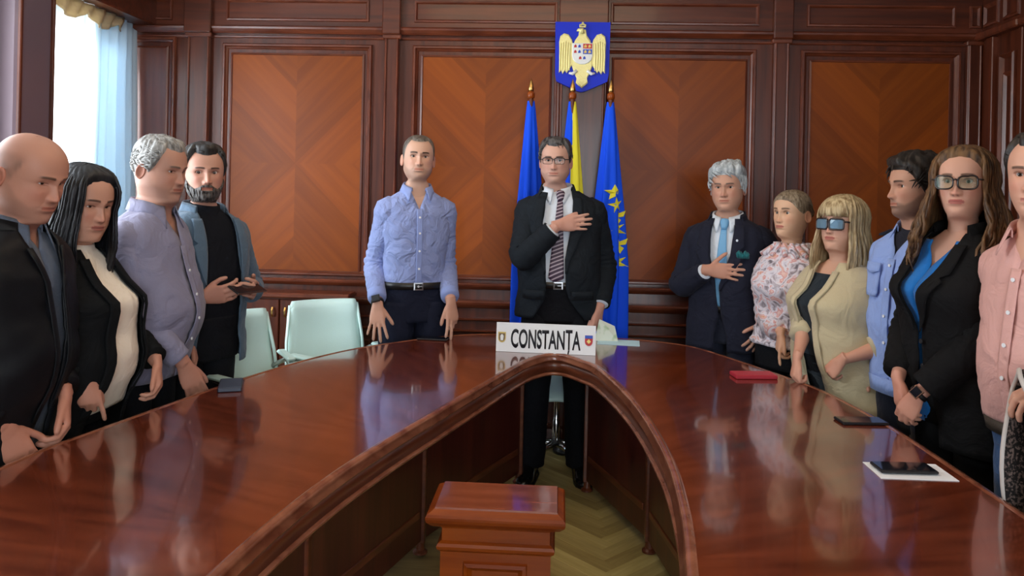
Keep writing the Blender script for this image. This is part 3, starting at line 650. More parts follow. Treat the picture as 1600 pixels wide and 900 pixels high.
def head_base(z, t, fat=0.0, jaw=1.0):
    w = pchip(HEAD[:, 0], HEAD[:, 1], z); f = pchip(HEAD[:, 0], HEAD[:, 2], z); b = pchip(HEAD[:, 0], HEAD[:, 3], z)
    w = w*(1+(jaw-1)*sst(-.02, -.07, z))+fat*.010*G(z+.055, .035)+fat*.012*G(z+.125, .03)+fat*.004*sst(-.13, -.2, z)
    f = f+fat*.020*G(z+.127, .018)+fat*.010*sst(-.13, -.17, z); b = b+fat*.010*sst(-.06, -.12, z)
    nk = 1-NECK*sst(-.113, -.135, z); w, f, b = w*nk, f*nk, b*(1-(1-nk)*.6)
    s, c = np.sin(t), np.cos(t); e = .90
    X = w[:, None]*np.sign(s)*np.abs(s)**e
    Y = np.where(c > 0, -f[:, None]*np.abs(c)**e, b[:, None]*np.abs(c)**e)
    return X, Y, np.repeat(z[:, None], len(t), 1)
BROW_Z = .0205
def face_shape(X, Y, Z, fr, p):
    """forward displacement of the features; fr = 1 on the front half"""
    ax = np.abs(X); fem = p.get('fem', 0); nz = p.get('nose', 1.0); D = np.zeros_like(X)
    na = pchip([.024, .012, 0, -.014, -.027, -.034, -.039, -.044, -.049, -.056], [0, .004, .0065, .0115, .0175, .0205, .0205, .0145, .005, 0], Z)*np.where((Z < .024) & (Z > -.056), 1, 0)
    ns = np.interp(Z, [-.05, -.040, -.034, -.02, 0, .02], [.0115, .0115, .0105, .0085, .0075, .009])
    D += nz*na*np.exp(-(np.abs(X)/ns)**2.2)
    D += nz*.0085*G(ax-.0130, .0052)*G(Z+.0385, .0065)
    D += .004*(1-.5*fem)*G(Z-BROW_Z, .009)*sst(.062, .03, ax)
    D -= .0105*G(ax-.030, .0165)*G(Z-.004, .0125)
    D -= .003*G(ax-.016, .006)*G(Z-.004, .010)
    D += .004*G(ax-.043, .018)*G(Z+.026, .017)
    D -= .0025*G(ax-.052, .018)*G(Z+.062, .02)*(1-p.get('fat', 0))
    lw = .022
    D += (.0038+.0012*fem)*G(X, lw)*(G(Z+.0605, .0042)+1.1*G(Z+.0715, .0048)) - .0030*G(X, lw*1.15)*G(Z+.0660, .0018)
    D += .003*G(X, .030)*G(Z+.066, .016)
    D -= .0035*G(X, .020)*G(Z+.083, .006) - .004*G(X, .019)*G(Z+.1, .012)
    nl = .013+(-.040-Z)*.55
    D -= .0016*p.get('age', .6)*G(ax-nl-.004, .004)*sst(-.036, -.044, Z)*sst(-.078, -.066, Z)
    D -= .0012*p.get('age', .6)*G(Z+.010-.2*(ax-.03)**2*40, .003)*G(ax-.030, .012)
    D += .0014*p.get('browt', 1)*brow_mask(X, Z-.003*fem)
    return D*fr
def brow_mask(X, Z):
    ax = np.abs(X); zc = BROW_Z+.0024*np.sin(np.clip((ax-.012)/.040, 0, 1)*PI*.9)
    return sst(.0045, .0022, np.abs(Z-zc)-.0006*(.05-ax)/.04)*sst(.010, .015, ax)*sst(.053, .044, ax)
HAIR_A = [0, 25, 42, 56, 70, 84, 92, 104, 116, 140, 180]
HAIRLINES = {
 'man': [.066, .066, .060, .042, .010, -.018, .0, .012, -.036, -.058, -.062],
 'receding': [.076, .080, .088, .058, .014, -.018, .0, .012, -.036, -.058, -.062],
 'woman': [.086, .081, .064, .038, .014, .0, -.02, -.03, -.05, -.062, -.066],
 'back': [.064, .060, .048, .028, .008, -.004, .004, .006, -.034, -.054, -.058],
 'bald': [.14, .14, .14, .10, .035, -.012, .004, .012, -.036, -.058, -.062]}
def hair_m(line, T, Z):
    a = np.abs((np.degrees(T)+180) % 360-180); return Z-np.interp(a, HAIR_A, HAIRLINES[line])
def noise_arr(P, sc_, off=0.0):
    return np.array([noise.noise((x*sc_+off, y*sc_+off*.7, z*sc_)) for x, y, z in P])
def skin_mat():
    m, nt, b = nmat('skin'); a = N(nt, 'ShaderNodeVertexColor', layer_name='Col'); nt.links.new(a.outputs[0], b.inputs['Base Color'])
    b.inputs['Roughness'].default_value = .52; b.inputs['Specular IOR Level'].default_value = .35
    b.inputs['Subsurface Weight'].default_value = .08; b.inputs['Subsurface Radius'].default_value = (.012, .005, .003); b.inputs['Subsurface Scale'].default_value = .5
    tc = N(nt, 'ShaderNodeTexCoord'); no = N(nt, 'ShaderNodeTexNoise'); no.inputs['Scale'].default_value = 260; nt.links.new(tc.outputs['Object'], no.inputs[0])
    bp = N(nt, 'ShaderNodeBump'); bp.inputs['Strength'].default_value = .08; bp.inputs['Distance'].default_value = .002; nt.links.new(no.outputs[0], bp.inputs['Height']); nt.links.new(bp.outputs[0], b.inputs['Normal'])
    return m
SKIN = skin_mat()
EYE_W = plain('eye_white', srgb(216, 212, 206), .25); PUP = plain('pupil', srgb(12, 10, 10), .1)
def hair_mat(name, c1, c2, scale=60, rough=.48):
    m, nt, b = nmat(name); tc = N(nt, 'ShaderNodeTexCoord'); ms = N(nt, 'ShaderNodeVectorMath', operation='MULTIPLY'); ms.inputs[1].default_value = (1, 1, .18)
    nt.links.new(tc.outputs['Object'], ms.inputs[0]); no = N(nt, 'ShaderNodeTexNoise'); no.inputs['Scale'].default_value = scale; no.inputs['Detail'].default_value = 5
    nt.links.new(ms.outputs[0], no.inputs['Vector']); cr = N(nt, 'ShaderNodeValToRGB'); cr.color_ramp.elements[0].position = .35; cr.color_ramp.elements[1].position = .65
    cr.color_ramp.elements[0].color = c1; cr.color_ramp.elements[1].color = c2; nt.links.new(no.outputs[0], cr.inputs[0]); nt.links.new(cr.outputs[0], b.inputs['Base Color'])
    b.inputs['Roughness'].default_value = rough; b.inputs['Specular IOR Level'].default_value = .4
    bp = N(nt, 'ShaderNodeBump'); bp.inputs['Strength'].default_value = .5; bp.inputs['Distance'].default_value = .004; nt.links.new(no.outputs[0], bp.inputs['Height']); nt.links.new(bp.outputs[0], b.inputs['Normal'])
    return m
def fabric(name, col, rough=.85, wr=.5, scale=9, var=.06, sheen=.15, col2=None, fine=0):
    """cloth with soft creases as relief"""
    m, nt, b = nmat(name); L = nt.links; tc = N(nt, 'ShaderNodeTexCoord')
    no = N(nt, 'ShaderNodeTexNoise'); no.inputs['Scale'].default_value = scale; no.inputs['Detail'].default_value = 3; no.inputs['Distortion'].default_value = 1.2; L.new(tc.outputs['Object'], no.inputs[0])
    n2 = N(nt, 'ShaderNodeTexNoise'); n2.inputs['Scale'].default_value = 420 if not fine else fine; L.new(tc.outputs['Object'], n2.inputs[0])
    mx = N(nt, 'ShaderNodeMix', data_type='RGBA'); mx.inputs['A'].default_value = col if col2 is not None else tuple(c*(1-var*2) for c in col[:3])+(1,)
    mx.inputs['B'].default_value = col2 if col2 is not None else tuple(min(1, c*(1+var*2)) for c in col[:3])+(1,)
    L.new(n2.outputs[0], mx.inputs['Factor']); L.new(mx.outputs['Result'], b.inputs['Base Color'])
    b1 = N(nt, 'ShaderNodeBump'); b1.inputs['Strength'].default_value = wr; b1.inputs['Distance'].default_value = .03; L.new(no.outputs[0], b1.inputs['Height'])
    b2 = N(nt, 'ShaderNodeBump'); b2.inputs['Strength'].default_value = .12; b2.inputs['Distance'].default_value = .002; L.new(n2.outputs[0], b2.inputs['Height']); L.new(b1.outputs[0], b2.inputs['Normal']); L.new(b2.outputs[0], b.inputs['Normal'])
    b.inputs['Roughness'].default_value = rough; b.inputs['Sheen Weight'].default_value = sheen; b.inputs['Specular IOR Level'].default_value = .25
    return m
# torso table for a person whose neck base is at 1.47 m: z, half width, front, back
TORSO_M = np.array([(1.485,.058,.050,.062),(1.468,.078,.056,.072),(1.452,.105,.064,.082),(1.435,.135,.073,.091),(1.412,.165,.084,.100),(1.385,.184,.095,.106),(1.34,.195,.110,.111),(1.26,.190,.122,.113),(1.16,.175,.120,.105),(1.06,.168,.114,.100),(.98,.170,.112,.104),(.90,.178,.112,.116),(.82,.180,.110,.118),(.72,.175,.105,.105)])
TORSO_F = np.array([(1.485,.050,.044,.054),(1.468,.066,.050,.064),(1.452,.090,.058,.073),(1.435,.117,.067,.080),(1.412,.143,.078,.088),(1.385,.160,.090,.094),(1.34,.168,.110,.098),(1.26,.165,.130,.098),(1.16,.152,.118,.090),(1.06,.148,.104,.090),(.98,.160,.106,.102),(.90,.178,.112,.118),(.82,.185,.112,.120),(.72,.178,.105,.105)])
UP = Vector((0, 0, 1))
class Person:
    def __init__(s, label, loc, face, H, skin, group=None, hs=1.0, bw=1.0, belly=0.0, bust=0.0, fem=0, lean=0.0, head=(0, 0, 0), hp=None, seed=0, sway=0.0, hoff=(0, 0, 0)):
        s.root = empty('person', (loc[0], loc[1], 0), math.radians(face)); tag(s.root, label, 'person', group)
        s.loc0, s.th = loc, math.radians(face); s.hs, s.fem, s.seed, s.hp = hs, fem, seed, dict(hp or {}, fem=fem)
        s.rng = random.Random(seed+11); s.skin = skin; s.hp.setdefault('wide', 1.045)
        global NECK; NECK = .20 if fem else .0; s.hp.setdefault('jaw', .94 if fem else 1.0)
        s.hz = H-.118*hs; s.nb = s.hz-.160*hs; s.k = s.nb/1.47; s.lean, s.sway = lean, sway
        T = (TORSO_F if fem else TORSO_M).copy(); T[:, 0] *= s.k; T[:, 1:] *= bw
        zz = T[:, 0]/s.k; T[:, 2] += belly*G(zz-1.04, .17)+bust*G(zz-1.25, .07); T[:, 1] += .45*belly*G(zz-1.04, .18)
        s.T = T; s.hy = s.cy(s.nb)-.012+hoff[1]; s.hx = hoff[0]; s.hz += hoff[2]
        s.hyaw, s.hpit, s.hrol = [math.radians(a) for a in head]
        s.R = (Matrix.Rotation(s.hyaw, 3, 'Z') @ Matrix.Rotation(s.hpit, 3, 'X') @ Matrix.Rotation(s.hrol, 3, 'Y'))
        s.Rn = np.array(s.R); s.arms = {}; s.hand_geo = []
    def cy(s, z):
        u = np.clip((np.asarray(z, float)/s.k-.92)/.56, -.4, 1.3); return -s.lean*np.where(u > 0, u, u*.15)
    def local(s, p):
        d = Vector((p[0]-s.loc0[0], p[1]-s.loc0[1], p[2])); return Matrix.Rotation(-s.th, 3, 'Z') @ d
    def HT(s, P, w=None):
        """head-local points (n,3) -> person space, turning only above the neck"""
        P = np.asarray(P, float); piv = np.array([0, .02, -.15])
        if w is None: w = sst(-.20, -.112, P[:, 2])
        Q = (P-piv) @ s.Rn.T+piv; Q = P+(Q-P)*np.asarray(w).reshape(-1, 1)
        return Q*s.hs+np.array([s.hx, s.hy, s.hz])
    # ---- torso surface
    def dims(s, z):
        T = s.T; return [pchip(T[:, 0], T[:, i], z) for i in (1, 2, 3)]
    def ring(s, z, t, off, wob=0.0):
        w, f, b = s.dims(np.array([z])); w, f, b = float(w[0])+off, float(f[0])+off, float(b[0])+off
        t = np.asarray(t); sn, c = np.sin(t), np.cos(t); e = .84
        X = w*np.sign(sn)*np.abs(sn)**e; Y = np.where(c > 0, -f*np.abs(c)**e, b*np.abs(c)**e)+float(s.cy(z))
        return np.c_[X, Y, np.full(len(t), z)]
    def t_at(s, x, z, off):
        w = float(s.dims(np.array([z]))[0][0])+off; r = min(.999, abs(x)/w); return math.copysign(math.asin(r**(1/.84)), x)
    def front(s, x, z, off=0.0):
        t = s.t_at(x, z, off); return Vector(s.ring(z, [t], off)[0])
    def shell(s, name, m, z0, z1, off, xl=None, xr=None, thick=.004, n=46, Mt=72, wob=.004, parent=None, hemflare=0.0, ns=1.0):
        """garment round the trunk; xl/xr give the open front edges as functions of z"""
        zs = np.r_[np.linspace(z0, s.nb-.09*s.k, n-16), np.linspace(s.nb-.09*s.k, z1, 17)[1:]]; rings = []
        for z in zs:
            fl = hemflare*sst(s.k*.98, z0, z); o = off+fl
            if xl is None: t = np.linspace(0, 2*PI, Mt, endpoint=False)
            else:
                a, b = s.t_at(xr(z), z, o), 2*PI+s.t_at(xl(z), z, o); t = np.linspace(a, b, Mt)
            rings.append(s.ring(z, t, o))
        if wob:
            A = np.array(rings); flat = A.reshape(-1, 3); nz_ = noise_arr(flat*np.array([1, 1, 1.6]), 7*ns, s.seed*3.1)+.5*noise_arr(flat*np.array([1, 1, 2.2]), 17*ns, s.seed*1.7)
            ctr = np.c_[np.zeros(len(flat)), s.cy(flat[:, 2]), flat[:, 2]]; d = flat-ctr; d /= np.maximum(np.linalg.norm(d, axis=1), 1e-6)[:, None]
            amp = wob*np.clip((s.nb-.03-flat[:, 2])/.08, 0, 1); A = (flat+d*(nz_*amp)[:, None]).reshape(A.shape); rings = list(A)
        V, F = loft(rings, xl is None); o = mesh(name, V, F, m, parent or s.root, True)
        if thick: md = o.modifiers.new('cloth', 'SOLIDIFY'); md.thickness = thick; md.offset = -1
        return o
    # ---- arms
    def arm(s, side, wrist, pole=None, hand=None, l1=.295, l2=.262):
        """side -1 = the person's right (local -x); wrist in world or local coordinates"""
        W = Vector(wrist); k = s.k*(.93 if s.fem else 1.0); l1, l2 = l1*k, l2*k
        zs = s.nb-.088*s.k; w = float(s.dims(np.array([zs]))[0][0]); S = Vector((side*(w-.030), float(s.cy(zs))+.008, zs-.028))
        pl = Vector(pole) if pole is not None else Vector((side*.35, .8, -.3)); d = W-S; L = d.length
        if L > (l1+l2)*.995: W = S+d*((l1+l2)*.995/L); d = W-S; L = d.length
        a = (l1*l1-l2*l2+L*L)/(2*L); h = math.sqrt(max(0, l1*l1-a*a)); u = d.normalized(); p = (pl-u*pl.dot(u)).normalized(); E = S+u*a+p*h
        A = dict(S=S, E=E, W=W, side=side); s.arms[side] = A
        if hand: s.hand(side, W, **hand)
        return A
    def arm_path(s, A, f0=0.0, f1=1.0, n=26, inner=True):
        S, E, W = A['S'], A['E'], A['W']; pts = []
        q = .22
        for i in range(61):
            t = i/60*2
            if t < 1-q: p = S.lerp(E, t)
            elif t > 1+q: p = E.lerp(W, t-1)
            else:
                v = (t-(1-q))/(2*q); a, b = S.lerp(E, 1-q), E.lerp(W, q); p = a.lerp(E, v).lerp(E.lerp(b, v), v)
            pts.append(p)
        P = np.array([tuple(p) for p in pts]); d = np.r_[0, np.cumsum(np.linalg.norm(np.diff(P, axis=0), axis=1))]; d /= d[-1]
        t = np.linspace(f0, f1, n); R = [Vector((np.interp(x, d, P[:, 0]), np.interp(x, d, P[:, 1]), np.interp(x, d, P[:, 2]))) for x in t]
        return R, t
    def sleeve(s, side, m, r=(.076, .066, .054, .058, .050, .043), f1=.965, off=0.0, name='sleeve', parent=None, folds=.05, cuff=None):
        A = s.arms[side]; P, t = s.arm_path(A, 0, f1, 44); k = s.k
        R = np.interp(t, [0, .12, .42, .52, .75, 1], [x*k for x in r])+off
        S = P[0]; nb_in = [Vector((S.x-side*.060, S.y, S.z+.006)), Vector((S.x-side*.034, S.y, S.z+.008)), Vector((S.x-side*.012, S.y, S.z+.006))]
        P = nb_in+P; R = np.r_[[R[0]*.62, R[0]*.84, R[0]*.96], R]
        V, F = tube_geo(P, list(R), 26, True)
        V = np.array([tuple(v) for v in V]); n = len(P); C = np.repeat(np.array([tuple(p) for p in P]), 26, 0); d = V-C
        tt = np.repeat(np.r_[[0, 0, 0], t], 26); ph = s.seed*2.3+side
        fo = np.sin(tt*95+ph+3.5*noise_arr(V, 9, s.seed+side*3.3))*(G(tt-.5, .13)+.45*G(tt-.92, .09)+.18)+1.2*noise_arr(V, 13, s.seed*1.9+side)
        V = C+d*(1+folds*fo*np.clip(tt*8, 0, 1))[:, None]
        o = mesh(name, V, F, m, parent or s.root, True)
        if cuff is not None:
            cm, cl, co = cuff; P2, t2 = s.arm_path(A, f1-cl, f1+.012, 6); r0 = float(np.interp(f1, [0, .12, .42, .52, .75, 1], [x*k for x in r]))+co
            V, F = tube_geo(P2, [r0*.97, r0*1.02, r0*1.03, r0*1.03, r0*1.02, r0*.93], 26, True); mesh('cuff', V, F, cm, o, True)
        return o
    def hand(s, side, W, d, n, curl=(15, 20, 15), spread=6, thumb=(38, 10), hs=None, fingers=None, thumb_in=.25):
        d = Vector(d).normalized(); n = Vector(n); n = (n-d*n.dot(d)).normalized(); st = n.cross(d) if side < 0 else d.cross(n)
        g = (hs or (.90 if s.fem else 1.0))*s.hs; W = Vector(W); mb = []
        def ell(cs, aa, bb, Mq=16):
            V = []; F = []
            for c, a, b in zip(cs, aa, bb):
                for q in range(Mq):
                    an = 2*PI*q/Mq; V.append(c+st*(a*math.cos(an))+n*(b*math.sin(an)))
            m_ = len(cs)
            for i in range(m_-1):
                for q in range(Mq): F.append((i*Mq+q, i*Mq+(q+1) % Mq, i*Mq+Mq+(q+1) % Mq, i*Mq+Mq+q))
            F += [tuple(range(Mq-1, -1, -1)), tuple(range((m_-1)*Mq, m_*Mq))]; return V, F
        ds = [-.03, -.01, .012, .035, .06, .082, .094]
        mb.append(ell([W+d*(x*g)-n*(.004*g*(x > .02)) for x in ds], [g*x for x in (.026, .027, .031, .037, .041, .0415, .036)], [g*x for x in (.021, .0195, .018, .0165, .0145, .0125, .009)]))
        offs = (.0300, .0102, -.0102, -.0290); base = (.088, .094, .090, .081)
        lens = ((.041, .025, .021), (.045, .029, .022), (.042, .027, .021), (.033, .021, .019)); rad = (.0090, .0092, .0088, .0077)
        for i in range(4):
            cu = fingers[i] if fingers else curl; sp = math.radians(spread*(1.2, .35, -.5, -1.4)[i])
            fd = (d*math.cos(sp)+st*math.sin(sp)).normalized(); ax = n.cross(fd); p = W+d*(base[i]*g)+st*(offs[i]*g)-n*(.003*g); P = [p-fd*.022*g, p]; R = [rad[i]*1.0*g, rad[i]*1.08*g]; an = 0
            for j in range(3):
                an += math.radians(cu[j]); dd = fd*math.cos(an)-n*math.sin(an)
                for q in (.35, .8, 1.0): P.append(p+dd*(lens[i][j]*g*q)); R.append(rad[i]*g*((1.0, .95, 1.0), (.98, .9, .95), (.93, .88, .66))[j][(.35, .8, 1.0).index(q)])
                p = p+dd*(lens[i][j]*g)
            P.append(p+dd*.0045*g); R.append(rad[i]*g*.3)
            mb.append(tube_geo(P, R, 10, True)); 
        ta, tc_ = math.radians(thumb[0]), math.radians(thumb[1]); p = W+d*(.016*g)+st*(.016*g)-n*(.005*g); P = [p]; R = [.0135*g]
        dd = (d*math.cos(ta)+st*math.sin(ta)-n*thumb_in).normalized()
        for j, ln in enumerate((.046, .033, .027)):
            for q in (.5, 1.0): P.append(p+dd*(ln*g*q)); R.append(g*((.0135, .0110), (.0105, .0102), (.0098, .0070))[j][int(q > .6)])
            p = p+dd*(ln*g); dd = (dd*math.cos(tc_)+(d-dd*d.dot(dd)-n*.3).normalized()*math.sin(tc_)).normalized()
        P.append(p+dd*.004*g); R.append(.003*g); mb.append(tube_geo(P, R, 12, True))
        s.hand_geo += mb; s.arms[side]['d'], s.arms[side]['n'] = d, n
    # ---- the continuous skin figure
    def body(s, forearm=.040):
        mb = MB(); k = s.k
        zs = list(np.linspace(.99*k, s.nb+.004, 26)); t = np.linspace(0, 2*PI, 48, endpoint=False)
        V, F = loft([s.ring(z, t, -.012) for z in zs], True, True, True); mb.add(V, F)
        nk = [(.0, .052, .046), (.04, .052, .043), (.09, .050, .042)]
        mb.tube([(s.hx*.5, s.hy+.018, s.nb-.03), (s.hx*.7, s.hy+.016, s.nb+.03*s.hs), (s.hx, s.hy+.014, s.nb+.07*s.hs)], [(.054-.009*s.fem)*s.hs, (.050-.008*s.fem)*s.hs, (.046-.006*s.fem)*s.hs], 24)
        for sd, A in s.arms.items():
            P, tt = s.arm_path(A, 0, 1.0, 30); g = s.k*(.9 if s.fem else 1)
            mb.tube([P[0]+Vector((-sd*.06, 0, 0))]+P, [.05*g]+list(np.interp(tt, [0, .15, .45, .55, .68, .9, 1], [.052*g, .048*g, .040*g, forearm*g, (forearm+.002)*g, .0285*g, .026*g])), 18)
        for V, F in s.hand_geo: mb.add(V, F)
        tmp = mb.build('tmp'); rm = tmp.modifiers.new('r', 'REMESH'); rm.mode = 'VOXEL'; rm.voxel_size = .0042; sm = tmp.modifiers.new('s', 'SMOOTH'); sm.factor = .5; sm.iterations = 2
        dg = bpy.context.evaluated_depsgraph_get(); me = bpy.data.meshes.new_from_object(tmp.evaluated_get(dg))
        nv = len(me.vertices); co = np.empty(nv*3); me.vertices.foreach_get('co', co); co = co.reshape(-1, 3)
        nl = len(me.loops); li = np.empty(nl, int); me.loops.foreach_get('vertex_index', li); ls = np.empty(len(me.polygons), int); me.polygons.foreach_get('loop_total', ls)
        bpy.data.objects.remove(tmp); bpy.data.meshes.remove(me)
        hv, hf, hc_ = s.head_mesh(); base = np.array(s.skin[:3])
        bc = np.tile(base, (nv, 1))
        for sd, A in s.arms.items():
            dw = np.linalg.norm(co-np.array(tuple(A['W'])), axis=1); bc = bc*(1-.18*sst(.16, .08, dw)[:, None]*np.array([.3, .9, 1.0])[None, :])
        V = np.r_[co, hv]; C = np.r_[bc, hc_]
        loops = np.r_[li, np.array([i+nv for f in hf for i in f])]; tot = np.r_[ls, np.array([len(f) for f in hf])]
        m2 = bpy.data.meshes.new('body'); m2.vertices.add(len(V)); m2.vertices.foreach_set('co', V.ravel()); m2.loops.add(len(loops)); m2.loops.foreach_set('vertex_index', loops.astype(np.int32))
        m2.polygons.add(len(tot)); m2.polygons.foreach_set('loop_start', (np.cumsum(tot)-tot).astype(np.int32)); m2.polygons.foreach_set('loop_total', tot.astype(np.int32)); m2.update(calc_edges=True); m2.validate()
        at = m2.color_attributes.new('Col', 'FLOAT_COLOR', 'POINT'); at.data.foreach_set('color', np.c_[C, np.ones(len(C))].ravel())
        o = link('body', m2, SKIN, s.root, True); s.eyes(o); return o
    def surf(s, X0, Y0, Z0, T):
        fr = np.clip(np.cos(T)*1.6, 0, 1); fr = np.where(Z0 > -.118, fr, 0)
        D = face_shape(X0, Y0, Z0, fr, s.hp); return Y0-D
    def head_mesh(s):
        p = s.hp; X, Y, Z = head_base(HZ, HT, p.get('fat', 0), p.get('jaw', 1.0)); T = np.repeat(HT[None, :], len(HZ), 0)
        X = X*p.get('wide', 1.0); Y2 = s.surf(X, Y, Z, T); fr = np.cos(T) > .2
        op = p.get('eye', 1.0)*1.15; ex = .0310; ax = np.abs(X)
        lid = 1-np.abs((ax-ex)/.0148)**2; zc = .0035+.0012*(ax-ex)/.0148
        ap = .0056*op*np.clip(lid, 0, 1)**.8; ins = sst(1.25, .78, np.abs(Z-zc+(1-op)*.0035)/np.maximum(ap, 1e-5))*(lid > 0)*fr
        rim = G((Z-zc+(1-op)*.0035)-ap-.0022, .0016)*(lid > -.1)*fr*np.clip(lid+.25, 0, 1)
        Y2 = Y2+.0075*ins-.0011*rim
        s.eye_y = None
        # colours
        base = np.array(s.skin[:3]); C = np.tile(base, (X.size, 1)).reshape(X.shape+(3,)); fz = fr.astype(float)
        def mixc(mask, col, k):
            nonlocal C; a = (mask*k)[..., None]; C = C*(1-a)+np.array(col[:3])*a
        red = base*np.array([1.05, .80, .78])
        mixc((G(ax-.042, .022)*G(Z+.03, .022)+G(X, .014)*G(Z+.035, .012))*fz, red, .55)
        mixc(G(ax-.031, .016)*G(Z-.000, .011)*fz, base*np.array([.80, .70, .68]), .35)
        lipc = p.get('lip', tuple(base*np.array([.82, .50, .48])))
        lw = np.clip(1-(np.abs(X)/.0255)**2, 0, 1)
        lipm = (sst(.0068+.0022*s.fem, .0042+.0022*s.fem, np.abs(Z+.0655))*(lw > 0)*sst(0, .25, lw)*(np.abs(Z+.0655) < .0085*np.sqrt(lw)+.0005))*fz
        mixc(lipm, lipc, .85); mixc(G(Z+.0660, .0011)*sst(.026, .022, np.abs(X))*fz, base*.30, .8)
        mixc(brow_mask(X, Z-.003*s.fem)*fz, p.get('brow', srgb(60, 44, 34)), p.get('browk', .85))
        mixc(np.clip(rim, 0, 1)*(Z > zc), np.array(srgb(30, 20, 16)[:3]), .55+.35*s.fem)
        nost = G(ax-.0068, .0034)*G(Z+.0455, .0022)*fz; mixc(nost, base*.22, .9)
        hm = hair_m(p.get('line', 'man'), T, Z)
        if p.get('shave'): 
            msk = sst(-.010, .016, hm)*sst(p.get('shave_top', .3)+.02, p.get('shave_top', .3)-.02, Z); nz_ = .75+.5*noise_arr(np.c_[X.ravel(), Y.ravel(), Z.ravel()], 40).reshape(X.shape); mixc(msk*np.clip(nz_, 0, 1), p['shave'], p.get('shave_k', .5))
        if p.get('beard'):
            bm = s.beard_mask(X, Z, T); mixc(bm, p['beard'], p.get('beard_k', .4))
        V = np.c_[X.ravel(), Y2.ravel(), Z.ravel()]; nt_ = len(HT); F = []
        for i in range(len(HZ)-1):
            for j in range(nt_): jj = (j+1) % nt_; F.append((i*nt_+j, i*nt_+nt_+j, i*nt_+nt_+jj, i*nt_+jj))
        F.append(tuple(range(nt_))); Cc = C.reshape(-1, 3)
        # ears
        for sd in (-1, 1):
            n0 = len(V); nu, nv = 14, 16; wv = float(np.interp(.0, HEAD[::-1, 0], HEAD[::-1, 1]))*p.get('wide', 1.0); E = []
            for i in range(nu+1):
                ph = PI*i/nu
                for j in range(nv):
                    a = 2*PI*j/nv; r = math.sin(ph); y, z = .019*r*math.cos(a), .032*r*math.sin(a)-.004*(1-r); xx = .0065*math.cos(ph)
                    if ph < PI/2: xx = .0065*math.cos(ph)*.3+.0045*math.exp(-((r-.82)/.16)**2)-.0035*(1-r)
                    E.append((sd*(wv+.004+xx+.32*(y+.006)), .016+y*.92-.10*z, -.012+z*(1.0 if z > 0 else .92)))
            for i in range(nu):
                for j in range(nv):
                    q = (n0+i*nv+j, n0+i*nv+(j+1) % nv, n0+(i+1)*nv+(j+1) % nv, n0+(i+1)*nv+j); F.append(q if sd < 0 else q[::-1])
            V = np.r_[V, np.array(E)]; Cc = np.r_[Cc, np.tile(base*np.array([.98, .80, .76]), (len(E), 1))]
        return s.HT(V), F, np.clip(Cc, 0, 1)
    def face_y(s, x, z):
        """front surface of the face at a head-local x, z (no lids)"""
        X, Y, Z = head_base(np.array([z]), np.linspace(-1.2, 1.2, 400), s.hp.get('fat', 0), s.hp.get('jaw', 1)); T = np.linspace(-1.2, 1.2, 400)[None, :]
        X = X*s.hp.get('wide', 1.0); Y2 = s.surf(X, Y, Z, T); return float(np.interp(x, X[0], Y2[0]))
    def eyes(s, par):
        iris = plain('iris', s.hp.get('iris', srgb(70, 52, 40)), .15); gz = s.hp.get('gaze', (0, 0))
        for sd in (-1, 1):
            ye = s.face_y(sd*.031, .0035); r = .0120; c = np.array([sd*.031, ye+r+.0006, .0035])
            a, b = math.radians(gz[0]), math.radians(gz[1]); g = Vector((math.sin(a)*math.cos(b), -math.cos(a)*math.cos(b), -math.sin(b))); u = g.cross(UP).normalized(); v = u.cross(g)
            V = [tuple(c+np.array(g)*r)]; F = []; mi = []; angs = [8, 14, 22, 31, 33, 45, 65, 90, 125]
            for an in angs:
                for q in range(16):
                    th = 2*PI*q/16; d = g*math.cos(math.radians(an))+(u*math.cos(th)+v*math.sin(th))*math.sin(math.radians(an)); V.append(tuple(c+np.array(d)*r))
            for q in range(16): F.append((0, 1+q, 1+(q+1) % 16)); mi.append(1)
            for i in range(len(angs)-1):
                for q in range(16): F.append((1+i*16+q, 1+i*16+16+q, 1+i*16+16+(q+1) % 16, 1+i*16+(q+1) % 16)); mi.append(1 if i < 1 else 2 if i < 3 else 0)
            o = mesh('eye', s.HT(V), F, [EYE_W, PUP, iris], par, True); o.data.polygons.foreach_set('material_index', mi)
    def beard_mask(s, X, Z, T):
        a = np.abs((np.degrees(T)+180) % 360-180); top = np.interp(a, [0, 12, 25, 40, 60, 80, 95, 180], [-.049, -.050, -.060, -.066, -.050, -.02, -.01, -.2]) if not s.hp.get('goatee') else np.interp(a, [0, 14, 24, 32, 50, 80, 95, 180], [-.049, -.051, -.060, -.080, -.088, -.075, -.06, -.2])
        m = sst(-.006, .010, top-Z)*sst(-.132, -.108, Z)*sst(100, 80, a); lip = np.clip(1-(np.abs(X)/.023)**2, 0, 1); m = m*(1-sst(.0085, .0060, np.abs(Z+.0665))*(lip > .05)); return m
    def beard_shell(s, m, th=.007):
        X, Y, Z = head_base(HZ, HT, s.hp.get('fat', 0), s.hp.get('jaw', 1.0)); T = np.repeat(HT[None, :], len(HZ), 0); X = X*s.hp.get('wide', 1.0); Y2 = s.surf(X, Y, Z, T)
        mk = s.beard_mask(X, Z, T); P = np.c_[X.ravel(), Y2.ravel(), Z.ravel()]; C = np.array([0, .0, -.05]); d = P-C; d[:, 2] *= .6; d /= np.linalg.norm(d, axis=1)[:, None]
        nz_ = .75+.6*noise_arr(P*np.array([1, 1, .4]), 130); off = mk.ravel()*th*nz_-.003*(1-mk.ravel()); V = P+d*off[:, None]; F = []; nt_ = len(HT); mm = mk > .02
